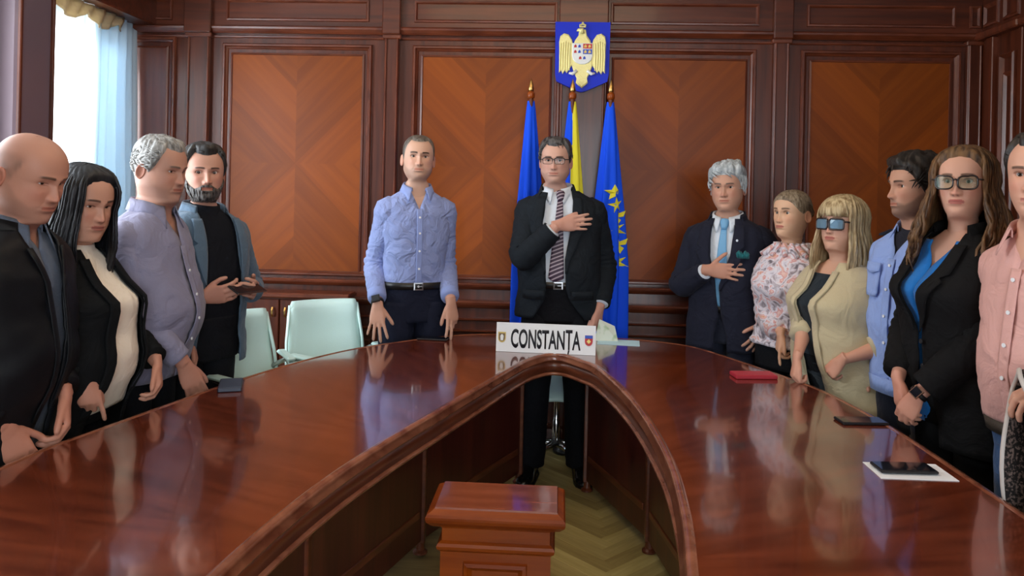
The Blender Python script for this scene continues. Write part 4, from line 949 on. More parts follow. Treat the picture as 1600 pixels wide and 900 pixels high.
        for i in range(len(HZ)-1):
            for j in range(nt_-1):
                if mm[i, j] or mm[i+1, j] or mm[i, j+1] or mm[i+1, j+1]: F.append((i*nt_+j, i*nt_+nt_+j, i*nt_+nt_+j+1, i*nt_+j+1))
        used = sorted({i for f in F for i in f}); ix = {q: i for i, q in enumerate(used)}
        return mesh('beard', s.HT(V)[used], [tuple(ix[i] for i in f) for f in F], m, s.root, True)
    # ---- hair
    def hair_cap(s, m, T0=.012, top=.0, line=None, noise_k=.35, side=0.0, ridge=18, name='hair', front=0.0):
        line = line or s.hp.get('line', 'man'); z = np.r_[HZ[:17], np.arange(.030, -.105, -.0035)]; t = np.linspace(0, 2*PI, 150, endpoint=False)
        X, Y, Z = head_base(z, t, s.hp.get('fat', 0)*.3, 1.0); X = X*s.hp.get('wide', 1.0); T = np.repeat(t[None, :], len(z), 0); hm = hair_m(line, T, Z)
        P = np.c_[X.ravel(), Y.ravel(), Z.ravel()]; C = np.array([0, .008, .005]); d = P-C; d /= np.linalg.norm(d, axis=1)[:, None]
        q = sst(-.003, .016, hm.ravel()); th = T0*(.55+.45*sst(-.02, .06, P[:, 2]))+top*sst(.03, .11, P[:, 2])+front*sst(.02, .09, P[:, 2])*sst(.0, -.08, P[:, 1])+side*P[:, 0]/.07*sst(.03, .09, P[:, 2])
        st = np.sin(np.arctan2(P[:, 0]+.02, -P[:, 1]+.03)*ridge+6*noise_arr(P, 18, s.seed))
        th = th*(1+noise_k*(noise_arr(P*np.array([1, 1, .5]), 34, s.seed)+.35*st)); off = np.where(q > 0, th*q, 0)-.0035*(1-q)
        V = P+d*off[:, None]; F = []; nt_ = len(t); mm = hm > -.012
        for i in range(len(z)-1):
            for j in range(nt_):
                jj = (j+1) % nt_
                if mm[i, j] or mm[i+1, j] or mm[i, jj] or mm[i+1, jj]: F.append((i*nt_+j, i*nt_+nt_+j, i*nt_+nt_+jj, i*nt_+jj))
        F.append(tuple(range(nt_-1, -1, -1))) if False else F.append(tuple(range(nt_)))
        used = sorted({i for f in F for i in f}); ix = {q_: i for i, q_ in enumerate(used)}
        o = mesh(name, s.HT(V)[used], [tuple(ix[i] for i in f) for f in F], m, s.root, True); s.hair_o = o; return o
    def tufts(s, m, n=260, ln=.03, r=.0022, comb=(0, -.6, .3), T0=.010, zmin=.0, line=None, lift=.35, jit=.5):
        """short locks lying over the cap so its outline is broken up"""
        line = line or s.hp.get('line', 'man'); mb = MB(); k = 0; tries = 0
        while k < n and tries < n*30:
            tries += 1; z = s.rng.uniform(zmin, .117); t = s.rng.uniform(0, 2*PI)
            if float(hair_m(line, np.array([[t]]), np.array([[z]]))[0, 0]) < .004: continue
            X, Y, Z = head_base(np.array([z]), np.array([t]), 0, 1.0); p = np.array([X[0, 0]*s.hp.get('wide', 1.0), Y[0, 0], z]); nrm = p-np.array([0, .008, .005]); nrm /= np.linalg.norm(nrm)
            c = np.array(comb)+np.array([s.rng.uniform(-jit, jit) for _ in range(3)])+np.array([.5*p[0]/.07, 0, 0]); c = c-nrm*c.dot(nrm); c /= max(1e-6, np.linalg.norm(c)); L = ln*s.rng.uniform(.6, 1.25); p = p+nrm*T0*.75
            P = [p]; C0 = np.array([0, .004, .004]); A0 = np.array([.079, .097, .114]); q0 = np.linalg.norm((p-C0)/A0)
            for w_ in (.3, .55, .8, 1.0):
                pn = P[-1]+c*L*.27; e_ = (pn-C0)/A0; pn = C0+e_/np.linalg.norm(e_)*(q0+lift*.10*math.sin(w_*PI))*A0; cn = pn-P[-1]; c = cn/max(1e-6, np.linalg.norm(cn)); P.append(pn)
            mb.tube(s.HT(P), [r*.8, r*1.2, r*1.1, r*.8, r*.15], 5); k += 1
        o = mb.build('locks', m, s.hair_o, True); o['kind'] = 'stuff'; return o
    def long_hair(s, m, z_end, T0=.014, win=(52, 40), out=.03, wave=0.0, wl=22, n=190, seed=0, part=0.0, curl=.0, fringe=None, back_only=.0, r=.005, inward=.012, front_drop=None):
        """hair falling from the crown past the ears: a folded sheet plus separate locks"""
        rng = random.Random(seed); a0 = math.radians(win[0])
        def path(a, rad, jit=0.0, zend=None, ph=0.0):
            """a: azimuth from the face; returns head-local points from the crown down"""
            ze = (z_end if zend is None else zend); pts = []
            for i in range(26):
                f = i/25
                if f < .42:
                    u = f/.42; z = .118-(.118+.02)*u**1.55
                    if u < .02: z = .1175
                    X, Y, Z = head_base(np.array([z]), np.array([a]), 0, 1); p = np.array([X[0, 0], Y[0, 0], z]); d = p-np.array([0, .008, .0]); d /= np.linalg.norm(d); p = p+d*(T0*(.35+.65*min(1, u*1.6))+rad)
                    if u < .5: p[0] += part*(1-u*2)
                    last = p
                else:
                    u = (f-.42)/.58; z = -.02+(ze+.02)*u; x, y = last[0], last[1]; q = out*math.sin(min(1, u*1.15)*PI*.5)-inward*max(0, u-.6)/.4
                    dd = np.array([x, y-.012]); dd /= np.linalg.norm(dd); p = np.array([x+dd[0]*q, y+dd[1]*q*.7, z])
                    p[1] = p[1]+.02*u*(1 if y > -.02 else -.4)
                if wave: p = p+np.array([math.cos(a), math.sin(a)*.6, 0])*wave*math.sin(wl*f+ph)*max(0, f-.25)+np.array([math.sin(a), -math.cos(a), 0])*wave*.8*math.cos(wl*f*.9+ph*1.7)*max(0, f-.25)
                pts.append(p+np.array([rng.uniform(-1, 1) for _ in range(3)])*jit)
            return pts
        az = np.linspace(a0, 2*PI-a0, 76); rings = []
        for i, a in enumerate(az):
            rings.append(s.HTL(path(a, .002*math.sin(i*1.9)+.0015*math.sin(i*.7), 0, None, math.sin(a*2)*2)))
        V, F = loft(rings, False); cap_ = s.hair_cap(m, T0*.85, .004, 'woman', noise_k=.15, ridge=26, name='hair_crown'); o = mesh('hair', V, F, m, s.root, True); md = o.modifiers.new('body', 'SOLIDIFY'); md.thickness = .012; md.offset = -1; s.hair_o = o
        mb = MB()
        for _ in range(n):
            a = rng.uniform(a0-.05, 2*PI-a0+.05); P = path(a, rng.uniform(.0, .007), .0012, z_end+rng.uniform(-.035, .04), rng.uniform(0, 6.3) if wave else 0); rr = r*rng.uniform(.6, 1.2)
            mb.tube(s.HTL(P), [rr*min(1, .35+i*.09)*(1 if i < 21 else (26-i)/6) for i in range(26)], 5)
        if fringe:
            zf, half = fringe
            for _ in range(70):
                a = rng.uniform(-half, half); P = []
                for i in range(9):
                    u = i/8; z = .116-(.116-zf-rng.uniform(0, .003))*u**1.35; X, Y, Z = head_base(np.array([z]), np.array([a*(.5+.5*u)]), 0, 1); p = np.array([X[0, 0], Y[0, 0], z]); d = p-np.array([0, .008, 0]); d /= np.linalg.norm(d); P.append(p+d*(T0*.6+.006*math.sin(u*PI)))
                mb.tube(s.HTL(P), [.003, .0045, .005, .005, .005, .0048, .0045, .0035, .001], 5)
        l = mb.build('locks', m, o, True); l['kind'] = 'stuff'; return o
    def HTL(s, P):
        P = np.asarray(P, float); return s.HT(P, .35+.65*sst(-.34, -.10, P[:, 2]))
    # ---- clothing pieces
    def strip_on(s, name, m, pts, off, thick=.0025, nx=6, parent=None):
        """pts: [(z, xa, xb)] band lying on the front of the trunk"""
        V = []; F = []
        for z, xa, xb in pts:
            for i in range(nx+1): V.append(s.front(xa+(xb-xa)*i/nx, z, off))
        for k in range(len(pts)-1):
            for i in range(nx): F.append((k*(nx+1)+i, k*(nx+1)+i+1, (k+1)*(nx+1)+i+1, (k+1)*(nx+1)+i))
        o = mesh(name, V, F, m, parent or s.root, True); md = o.modifiers.new('t', 'SOLIDIFY'); md.thickness = thick; md.offset = 0; return o
    def collar(s, m, gap=18, h=.040, fold=.048, point=.035, r=.010, parent=None, spread=0.0, dz=0.0, stand=True, name='collar'):
        hs = s.hs; fatn = s.hp.get('fat', 0)*.006; w, f, b = (.060+fatn+r)*hs, (.050+fatn+r)*hs, (.070+fatn+r)*hs; cy0 = s.hy+.002; z0 = s.nb+.006+dz; g = math.radians(gap); V = []; F = []; n = 60
        prof = 6
        for i in range(n+1):
            t = g+(2*PI-2*g)*i/n; c, sn = math.cos(t), math.sin(t); zt = z0-.020*c*(c > 0)+.012*(c < 0)*(-c)
            fr = max(0, c)**3; ed = math.exp(-((min(t-g, 2*PI-g-t))/.30)**2)
            for q in range(prof+1):
                u = q/prof
                if u < .5: rr, zz = .0+.002*u, zt+h*(u*2)*(1-.25*fr)
                else:
                    v = (u-.5)*2; rr = .003+.016*v+.010*ed*v; zz = zt+h*(1-.25*fr)-v*(fold+point*ed)
                W_, FB = w+rr, (f if c > 0 else b)+rr
                V.append((s.hx*.6+W_*sn+spread*ed*max(0, u-.5)*2*(1 if sn > 0 else -1), cy0-FB*c, zz))
        for i in range(n):
            for q in range(prof): F.append((i*(prof+1)+q, (i+1)*(prof+1)+q, (i+1)*(prof+1)+q+1, i*(prof+1)+q+1))
        o = mesh(name, V, F, m, parent or s.root, True); md = o.modifiers.new('t', 'SOLIDIFY'); md.thickness = .0025; md.offset = 0; return o
    def turtleneck(s, m, h=.05, r=.006, parent=None):
        hs = s.hs; V = []; n = 40; rings = []
        for u, dr in ((0, .010), (.3, .004), (.7, .002), (1, .0), (1.0, -.006)):
            t = np.linspace(0, 2*PI, n, endpoint=False); c, sn = np.cos(t), np.sin(t); w, f, b = [(x+r+dr)*hs for x in (.058, .046, .072)]
            rings.append(np.c_[s.hx*.6+w*sn, s.hy+.002+np.where(c > 0, -f*c, -b*c), s.nb-.012+h*u-.012*c])
        V, F = loft(rings); return mesh('high_collar', V, F, m, parent or s.root, True)
    def lapels(s, m, edge, zb, zt, width=.075, off=.026, notch=.62, parent=None, sides=(-1, 1)):
        """edge(side, z) -> x of the open front edge"""
        out = []
        for sd in sides:
            V = []; F = []; n = 22; nx = 6
            for k in range(n+1):
                f = k/n; z = zb+(zt-zb)*f; e = edge(sd, z)
                wd = width*(f/notch)**.75 if f < notch else (width*.98 if f > notch+.03 else width*.60)*(1-.35*max(0, (f-notch)/(1-notch)))
                if notch <= f <= notch+.05: wd = width*.62
                wd = max(.004, wd)
                for i in range(nx+1):
                    g = i/nx; x = e+sd*wd*g; roll = .010*math.sin(g*PI*.5)*(1-g*.55)*(.4+.6*min(1, f*3)); p = s.front(x, z, off); p.y -= roll; V.append(p)
            for k in range(n):
                for i in range(nx): F.append((k*(nx+1)+i, k*(nx+1)+i+1, (k+1)*(nx+1)+i+1, (k+1)*(nx+1)+i))
            o = mesh('lapel', V, F, m, parent or s.root, True); md = o.modifiers.new('t', 'SOLIDIFY'); md.thickness = .004; md.offset = 0; out.append(o)
        return out
    def jacket_collar(s, m, parent=None, gap=58, r=.022, h=.030, fold=.050, dz=-.004):
        return s.collar(m, gap, h, fold, .0, r, parent, 0, dz, name='jacket_collar')
    def tie(s, m, zb, off=.008, w0=.014, w1=.040, dx=0.0, zt=None):
        zt = zt or s.nb-.012; pts = []
        for f in np.linspace(0, 1, 16):
            z = zt-.035-(zt-.035-zb)*f; w = w0+(w1-w0)*f
            if f > .94: w = w1*(1-(f-.94)/.06*.95)
            pts.append((z, -w+dx*f, w+dx*f))
        o = s.strip_on('tie', m, pts, off, .004)
        p0, p1 = s.front(0, zt-.042, off), s.front(0, zt+.004, off); p1 = Vector((0, s.hy-.060*s.hs, zt+.012))
        V, F = tube_geo([p0, p0.lerp(p1, .3), p0.lerp(p1, .8), p1], [.012, .019, .023, .017], 14, True, (1, 0, 0), .6); mesh('tie_knot', V, F, m, o, True); return o
    def buttons(s, zs, off, x=0.0, r=.0055, parent=None, m=None):
        m = m or M["paper"]
        for z in zs:
            p = s.front(x, z, off); V, F = tube_geo([p+Vector((0, .001, 0)), p+Vector((0, -.002, 0))], [r, r], 10); mesh('button', V, F, m, parent or s.root)
    def trousers(s, m, zt=None, stance=.095, r=(.092, .082, .066, .058, .054), off=.004, flare=0.0, feet=None, name='trousers', shoe=None, knee=0.0):
        k = s.k; zt = zt or .99*k; rings = []; t = np.linspace(0, 2*PI, 48, endpoint=False); mb = MB()
        V, F = loft([s.ring(z, t, off) for z in np.linspace(.80*k, zt, 14)], True, True, True); mb.add(V, F)
        s.feet = []
        for sd in (-1, 1):
            fx, fy = (sd*stance, .0) if not feet else feet[0 if sd < 0 else 1]
            top = Vector((sd*.088*k, float(s.cy(.86*k)), .90*k)); kn = Vector((sd*.09*k*.5+fx*.5, fy*.5-.012-knee, .48*k)); an = Vector((fx, fy+.01, .055))
            P = [top, top.lerp(kn, .33), top.lerp(kn, .7), kn, kn.lerp(an, .35), kn.lerp(an, .7), an]; R = [.098*k, (r[0]+.003)*k, r[1]*k, r[2]*k, r[3]*k, r[3]*k, (r[4]+flare)*k]
            Pn = []; Rn = []
            for i in range(len(P)-1):
                for q in np.linspace(0, 1, 7)[:-1]: Pn.append(P[i].lerp(P[i+1], q)); Rn.append(R[i]+(R[i+1]-R[i])*q)
            Pn.append(P[-1]); Rn.append(R[-1]); V, F = tube_geo(Pn, Rn, 24, True, (1, 0, 0), 1.12); V = np.array([tuple(v) for v in V]); C = np.repeat(np.array([tuple(p) for p in Pn]), 24, 0)
            zz = V[:, 2]; fo = np.sin(zz*70+4*noise_arr(V, 8, s.seed+sd))*(G(zz-.12, .12)+.5*G(zz-.5*k, .1)+.15); V = C+(V-C)*(1+.03*fo)[:, None]; mb.add(V, F); s.feet.append((fx, fy+.01))
        o = mb.build(name, m, s.root, True)
        if shoe:
            for (fx, fy), sd in zip(s.feet, (-1, 1)): s.shoe(shoe, fx, fy, sd)
        return o
    def shoe(s, m, x, y, sd, L=.285):
        L *= s.k*(.88 if s.fem else 1); rings = []; t = np.linspace(0, 2*PI, 20, endpoint=False); to = .18*sd
        for f, w, h in ((0, .018, .040), (.04, .030, .062), (.14, .037, .082), (.30, .038, .088), (.42, .039, .078), (.58, .044, .058), (.74, .047, .050), (.88, .041, .043), (.96, .028, .034), (1.0, .010, .020)):
            yy = .075-L*f; c, sn = np.cos(t), np.sin(t); X = w*np.sign(c)*np.abs(c)**.8; Z = np.where(sn > 0, .016+(h-.016)*np.abs(sn)**.9, .016-.014*np.abs(sn)**.35)
            rings.append(np.c_[x+X*math.cos(to)-yy*math.sin(to)*-1*0+to*(-(yy-.075))*.6, np.full(20, y+yy), Z])
        V, F = loft(rings, True, True, True); o = mesh('shoe', V, F, m, s.root, True)
        V = []; 
        rr = []
        for f, w in ((0, .022), (.05, .034), (.3, .040), (.55, .046), (.75, .049), (.9, .042), (1.01, .012)):
            yy = .077-L*f*1.01; rr.append([(x-w+to*(-(yy-.075))*.6, y+yy, 0), (x+w+to*(-(yy-.075))*.6, y+yy, 0), (x+w+to*(-(yy-.075))*.6, y+yy, .014), (x-w+to*(-(yy-.075))*.6, y+yy, .014)])
        V, F = loft([np.array(q) for q in rr], True, True, True); mesh('sole', V, F, M['black_plastic'], o)
    def belt(s, m, z, h=.032, off=.010, buckle=None):
        t = np.linspace(0, 2*PI, 56, endpoint=False); rings = [s.ring(z-h/2, t, off-.004), s.ring(z-h/2, t, off), s.ring(z+h/2, t, off), s.ring(z+h/2, t, off-.004)]
        V, F = loft(rings); o = mesh('belt', V, F, m, s.root, True)
        if buckle:
            p = s.front(0, z, off); part(MB().frame(-.024+p.x, .024+p.x, z-.019, z+.019, [(0, 0), (0, .005), (.006, .006), (.007, 0)], p.y), 'buckle', buckle, o)
            part(MB().box(p.x-.003, p.x+.02, p.y-.006, p.y-.003, z-.002, z+.002), 'prong', buckle, o)
        return o
    def watch(s, side, strap, face, f=.955, r=.031, box=(.019, .019)):
        A = s.arms[side]; P, t = s.arm_path(A, f-.016, f+.016, 4); V, F = tube_geo(P, [r*.97, r, r, r*.97], 24); o = mesh('watch', V, F, strap, s.root, True)
        d = (P[-1]-P[0]).normalized(); n = A['n']; n = (n-d*n.dot(d)).normalized(); st = d.cross(n); c = (P[0]+P[-1])/2+n*(r-.004); a, b = box
        def bx(a, b, h0, h1): return [c+d*(x*a)+st*(y*b)+n*h for h in (h0, h1) for x, y in ((-1, -1), (1, -1), (1, 1), (-1, 1))]
        FF = [(0,3,2,1),(4,5,6,7),(0,1,5,4),(1,2,6,5),(2,3,7,6),(3,0,4,7)]; mesh('watch_case', bx(a, b, 0, .010), FF, face[0], o); mesh('watch_face', bx(a*.82, b*.82, .009, .0108), FF, face[1], o); return o
    def glasses(s, frame, lens, w=.026, h=.019, cx=.033, cz=.002, shape='rect', fr=.0019, toponly=False, temple=.0022, out=.017):
        mb = MB(); yb = min(s.face_y(0, .012), s.face_y(.033, .0035)-.006)-out*.35; curve = lambda x: .9*x*x*3.2
        root = None; lenses = []
        for sd in (-1, 1):
            pts = []
            for q in range(28):
                a = 2*PI*q/28; c, sn = math.cos(a), math.sin(a); n_ = {'rect': 5, 'square': 7, 'cat': 3.2, 'round': 2.3}[shape]
                r = (abs(c)**n_+abs(sn)**n_)**(-1/n_); x, z = w*c*r, h*sn*r
                if shape == 'cat' and sn > -.2 and c > 0: z += .006*c*max(0, sn+.2)
                if shape == 'cat': z *= (1 if sn > 0 else 1.05)
                X = sd*(cx+x); pts.append((X, yb+curve(X), cz+z))
            lenses.append(pts); loop = pts+[pts[0], pts[1]]
            rad = [fr*(1 if not toponly else (1.25 if p[2] > cz else .55)) for p in loop]; mb.tube(s.HT(loop), rad, 6, False)
            e = sd*(cx+w); mb.tube(s.HT([(e, yb+curve(e), cz+h*.55), (sd*.078, yb+.028, cz+h*.5), (sd*.081, -.02, cz+.008), (sd*.080, .012, cz+.004), (sd*.078, .03, cz-.012)]), [temple, temple, temple*.9, temple*.8, temple*.6], 6)
        mb.tube(s.HT([(-cx+w, yb+curve(cx-w), cz+h*.35), (0, yb-.002, cz+h*.5), (cx-w, yb+curve(cx-w), cz+h*.35)]), fr, 6)
        o = mb.build('glasses', frame, s.root, True)
        for pts in lenses: mesh('lens', s.HT(pts), [tuple(range(len(pts)))], lens, o).modifiers.new('t', 'SOLIDIFY').thickness = .001
        return o
# ------------------------------------------------------------------ the twelve people
def root_of(head, face, fwd):
    a = math.radians(face); return (head[0]-math.sin(a)*fwd, head[1]+math.cos(a)*fwd)
def lin(*kp):
    z, x = [k[0] for k in kp], [k[1] for k in kp]; o = np.argsort(z); z = np.array(z)[o]; x = np.array(x)[o]
    return lambda q: float(np.interp(q, z, x))
def chest_hand(p, side, x, z, d, n, gap=.040, pole=None, off=.02, **kw):
    w = p.front(x, z, off); w.y -= gap; p.arm(side, w, pole or (side*1.0, -.25, -.6), dict(d=d, n=n, **kw))
SK = lambda r, g, b: srgb(r, g, b)
WHITE_M = fabric('white_shirt', srgb(214, 224, 236), .8, .35, 12, .02)
BLACK_SHOE = plain('black_leather', srgb(18, 18, 20), .25, coat=.4); LEATHER = plain('belt_leather', srgb(20, 18, 18), .4)
DARK_TR = fabric('dark_trousers', srgb(14, 16, 22), .85, .4, 10, .06, .0); NAVY_TR = fabric('navy_trousers', srgb(20, 25, 44), .85, .4, 10, .06, .0)
steel = plain('steel', srgb(170, 170, 172), .3, 1)
def lens_mat(name, tint, refl, body=0, bcol=(1, 1, 1, 1)):
    m, nt, b = nmat(name); t = N(nt, 'ShaderNodeBsdfTransparent'); t.inputs[0].default_value = tint; g = N(nt, 'ShaderNodeBsdfGlossy'); g.inputs['Roughness'].default_value = .04; g.inputs[0].default_value = (.8, .95, 1, 1)
    mx = N(nt, 'ShaderNodeMixShader'); mx.inputs[0].default_value = refl; nt.links.new(t.outputs[0], mx.inputs[1]); nt.links.new(g.outputs[0], mx.inputs[2]); df = N(nt, 'ShaderNodeBsdfDiffuse'); df.inputs[0].default_value = bcol; m2 = N(nt, 'ShaderNodeMixShader'); m2.inputs[0].default_value = body; nt.links.new(mx.outputs[0], m2.inputs[1]); nt.links.new(df.outputs[0], m2.inputs[2]); nt.links.new(m2.outputs[0], nt.nodes['Material Output'].inputs[0]); return m
LENS = lens_mat('clear_lens', (.95, .97, .98, 1), .008)
ONLY = None
def want(k): return ONLY is None or k in ONLY
# --- 5: man in the blue shirt, both hands on the table
if want(5):
    F = 20; p = Person('person in a blue shirt and dark trousers with fingertips of both hands on the table', root_of((-.690, 3.95), F, .03), F, 1.767, SK(206, 164, 142), hs=.985, bw=.92, belly=.012, lean=.02, head=(-6, -4, 2), seed=5,
        hp=dict(line='receding', shave=srgb(74, 66, 60)[:3], shave_k=.75, brow=srgb(44, 34, 28), browk=.95, beard=srgb(120, 98, 86)[:3], beard_k=.35, jaw=1.12, age=.9, nose=1.05, eye=.85))
    sh = fabric('blue_shirt', srgb(138, 152, 200), .75, .9, 12, .04); cu = fabric('blue_shirt_collar', srgb(138, 154, 206), .75, .2, 12, .03)
    a = p.local((-.850, 3.80, .912)); b = p.local((-.490, 3.86, .925))
    p.arm(-1, a, (-.12, 1, .1), dict(d=(-.05, -.28, -1), n=(-.35, -1, .2), curl=(6, 8, 6), spread=13, thumb=(40, 5)))
    p.arm(1, b, (.12, 1, .1), dict(d=(.10, -.18, -1), n=(.45, -1, .2), fingers=((4, 8, 6), (4, 8, 6), (30, 45, 25), (38, 50, 25)), spread=8, thumb=(30, 10)))
    p.body(); p.hair_cap(hair_mat('grey_brown_hair', srgb(70, 64, 58), srgb(116, 108, 100), 90), .0045, .004, noise_k=.25, ridge=0)
    p.shell('shirt', sh, .972*p.k, p.nb+.004, .002, lin((2, -.03), (p.nb-.10*p.k, -.0005), (.5, -.0005), (p.nb, -.045)), lin((2, .03), (p.nb-.10*p.k, .0005), (.5, .0005), (p.nb, .045)), wob=.008)
    p.strip_on('placket', cu, [(z, -.015, .015) for z in np.linspace(.99*p.k, p.nb-.10, 14)], .007); p.buttons([1.0, 1.09, 1.18, 1.27, 1.35], .010)
    for sd in (-1, 1): p.sleeve(sd, sh, (.078, .068, .056, .060, .050, .040), .93, folds=.075, cuff=(cu, .09, .003))
    p.collar(cu, 28, .022, .040, .030, spread=.006); p.trousers(NAVY_TR, 1.0*p.k, shoe=BLACK_SHOE); p.belt(LEATHER, .985*p.k, .036, .010, steel)
    p.watch(-1, M['black_plastic'], (M['black_plastic'], M['screen']), .975, .033, (.020, .020))
# --- 6: man in the middle with his hand on his heart
if want(6):
    F = -2; p = Person('person in glasses, dark suit and striped tie with right hand laid on the chest', root_of((.055, 4.085), F, .02), F, 1.775, SK(208, 164, 146), hs=.985, bw=1.02, belly=.06, lean=.015, head=(-4, 2, 0), hoff=(-.030, 0, 0), seed=6,
        hp=dict(line='receding', brow=srgb(46, 38, 34), fat=.55, jaw=1.10, wide=1.02, age=.7, eye=.75, beard=srgb(130, 104, 94)[:3], beard_k=.25))
    su = fabric('charcoal_suit', srgb(24, 31, 38), .85, .5, 9, .08, .0)
    chest_hand(p, -1, -.010, 1.325, (.97, .16, .14), (-.05, -1, .12), .036, (-.65, -.1, -.9), curl=(4, 8, 8), spread=5, thumb=(26, 8), thumb_in=.05)
    p.arm(1, (.215, -.085, .895), (.4, 1, 0), dict(d=(-.12, -.22, -1), n=(.75, -.65, 0), curl=(30, 42, 30), spread=3, thumb=(20, 14)))
    p.body(); hm_ = hair_mat('dark_greying_hair', srgb(34, 32, 32), srgb(96, 94, 94), 80); p.hair_cap(hm_, .012, .006, front=.006, ridge=14); p.tufts(hm_, 170, .034, .0024, (.7, -.5, .1), .013, .02)
    p.shell('shirt', WHITE_M, .93*p.k, p.nb+.004, .002, lin((2, -.02), (p.nb-.035, -.0005), (.5, -.0005), (p.nb, -.02)), lin((2, .02), (p.nb-.035, .0005), (.5, .0005), (p.nb, .02)), wob=.004)
    p.collar(WHITE_M, 15, .029, .044, .034, spread=.006)
    tm, nt, b = nmat('striped_tie'); tc = N(nt, 'ShaderNodeTexCoord'); wv = N(nt, 'ShaderNodeTexWave'); wv.wave_type = 'BANDS'; wv.bands_direction = 'DIAGONAL'; wv.inputs['Scale'].default_value = 22
    cr = N(nt, 'ShaderNodeValToRGB'); cr.color_ramp.interpolation = 'CONSTANT'; e = cr.color_ramp.elements; e[0].color = srgb(52, 34, 58); e[1].position = .55; e[1].color = srgb(112, 84, 92); q = e.new(.8); q.color = srgb(170, 160, 172)
    mp = N(nt, 'ShaderNodeMapping'); mp.inputs['Rotation'].default_value = (0, 1.2, 0); nt.links.new(tc.outputs['Object'], mp.inputs[0]); nt.links.new(mp.outputs[0], wv.inputs[0]); nt.links.new(wv.outputs['Fac'], cr.inputs[0]); nt.links.new(cr.outputs[0], b.inputs['Base Color']); b.inputs['Roughness'].default_value = .55
    p.tie(tm, 1.005*p.k, .010, .014, .042, -.012)
    xl = lin((1.6, -.040), (p.nb-.05, -.075), (1.34, -.088), (1.15, -.066), (1.0, -.062), (.94, -.070), (.84, -.13)); xr = lin((1.6, .040), (p.nb-.05, .066), (1.34, .064), (1.15, .032), (1.0, .040), (.94, .060), (.84, .14))
    j = p.shell('jacket', su, .82*p.k, p.nb+.002, .022, xl, xr, wob=.007, hemflare=.018)
    p.lapels(su, lambda sd, z: xl(z) if sd < 0 else xr(z), 1.08, p.nb-.03, .070, .026, .60, j); p.jacket_collar(su, j)
    for sd in (-1, 1): p.sleeve(sd, su, (.084, .074, .063, .066, .056, .047), .955 if sd > 0 else .93, .004, folds=.06, cuff=(WHITE_M, .03, -.008), parent=j)
    for sd in (-1, 1): p.strip_on('pocket_flap', su, [(.99, sd*.125-.055, sd*.125+.055), (.945, sd*.125-.058, sd*.125+.058)], .042, .004, 6, j)
    p.trousers(DARK_TR, 1.0*p.k, .105, (.098, .090, .074, .070, .068), shoe=BLACK_SHOE, feet=((-.125, -.045), (.125, -.02))); p.belt(LEATHER, .995*p.k, .034, .010, steel)
    p.glasses(M['black_plastic'], LENS, .026, .016, .032, .000, 'rect', .0020, True)
# --- 7: grey haired man, hand on his heart
if want(7):
    F = -26; p = Person('grey haired person in navy suit and light blue tie with right hand on chest', root_of((.905, 3.965), F, .05), F, 1.650, SK(200, 154, 132), hs=.98, bw=.97, belly=.03, lean=.04, head=(2, 1, -2), seed=7,
        hp=dict(line='man', brow=srgb(96, 84, 78), age=1.1, fat=.35, jaw=1.04, eye=.75))
    su = fabric('navy_suit', srgb(27, 30, 46), .85, .45, 9, .08, .03)
    chest_hand(p, -1, -.055, 1.125, (.93, .22, -.03), (-.05, -1, .10), .042, (-.55, .0, -1), curl=(6, 10, 8), spread=7, thumb=(52, 8), thumb_in=.02)
    p.arm(1, (.215, -.10, .87), (1, .7, 0), dict(d=(-.45, -.30, -1), n=(.6, -.8, .1), curl=(14, 20, 14), spread=8, thumb=(42, 8)))
    p.body(); hm_ = hair_mat('silver_hair', srgb(136, 146, 152), srgb(206, 214, 218), 70); p.hair_cap(hm_, .015, .014, front=.006, side=.004, ridge=12, noise_k=.45); p.tufts(hm_, 340, .050, .0030, (.75, -.45, -.1), .019, -.01, lift=.12, jit=.22)
    p.shell('shirt', WHITE_M, .93*p.k, p.nb+.004, .002, wob=.004); p.collar(WHITE_M, 15, .027, .042, .034, spread=.006)
    p.tie(plain('light_blue_tie', srgb(112, 170, 214), .5, bump=.1), 1.0*p.k, .010, .014, .042)
    xl = lin((1.5, -.035), (p.nb-.05, -.060), (1.2, -.058), (1.05, -.024), (.9, -.012), (.78, -.035)); xr = lin((1.5, .035), (p.nb-.05, .055), (1.2, .045), (1.05, -.005), (.9, .0), (.78, .03))
    j = p.shell('jacket', su, .76*p.k, p.nb+.002, .022, xl, xr, wob=.006, hemflare=.016)
    p.lapels(su, lambda sd, z: xl(z) if sd < 0 else xr(z), 1.02, p.nb-.03, .072, .026, .60, j); p.jacket_collar(su, j)
    for sd in (-1, 1): p.sleeve(sd, su, (.084, .074, .062, .064, .054, .045), .945, .004, folds=.05, cuff=(WHITE_M, .03, -.006), parent=j)
    tl = fabric('teal_silk', srgb(22, 106, 112), .45, .6, 40); c = p.front(.105, 1.20, .030); mb = MB()
    for q in range(5): mb.tube([c+Vector((-.022+.011*q, -.002, -.01)), c+Vector((-.024+.012*q, -.010, .012+.006*(q % 2))), c+Vector((-.018+.010*q, -.004, .026-.007*(q % 3)))], [.009, .009, .003], 8)
    mb.build('pocket_square', tl, j, True); c = p.front(.078, 1.275, .040); part(MB().lathe([(.001, 0), (.006, .001), (.006, .003)], 10, (0, 0, 0)), 'lapel_pin', WHITE_M, j).matrix_local = Matrix.Translation(c+Vector((0, -.010, 0))) @ Matrix.Rotation(PI/2, 4, 'X')
    p.trousers(fabric('navy_suit_trousers', srgb(28, 32, 48), .85, .35, 9), 1.0*p.k, shoe=BLACK_SHOE); p.belt(LEATHER, .985*p.k)
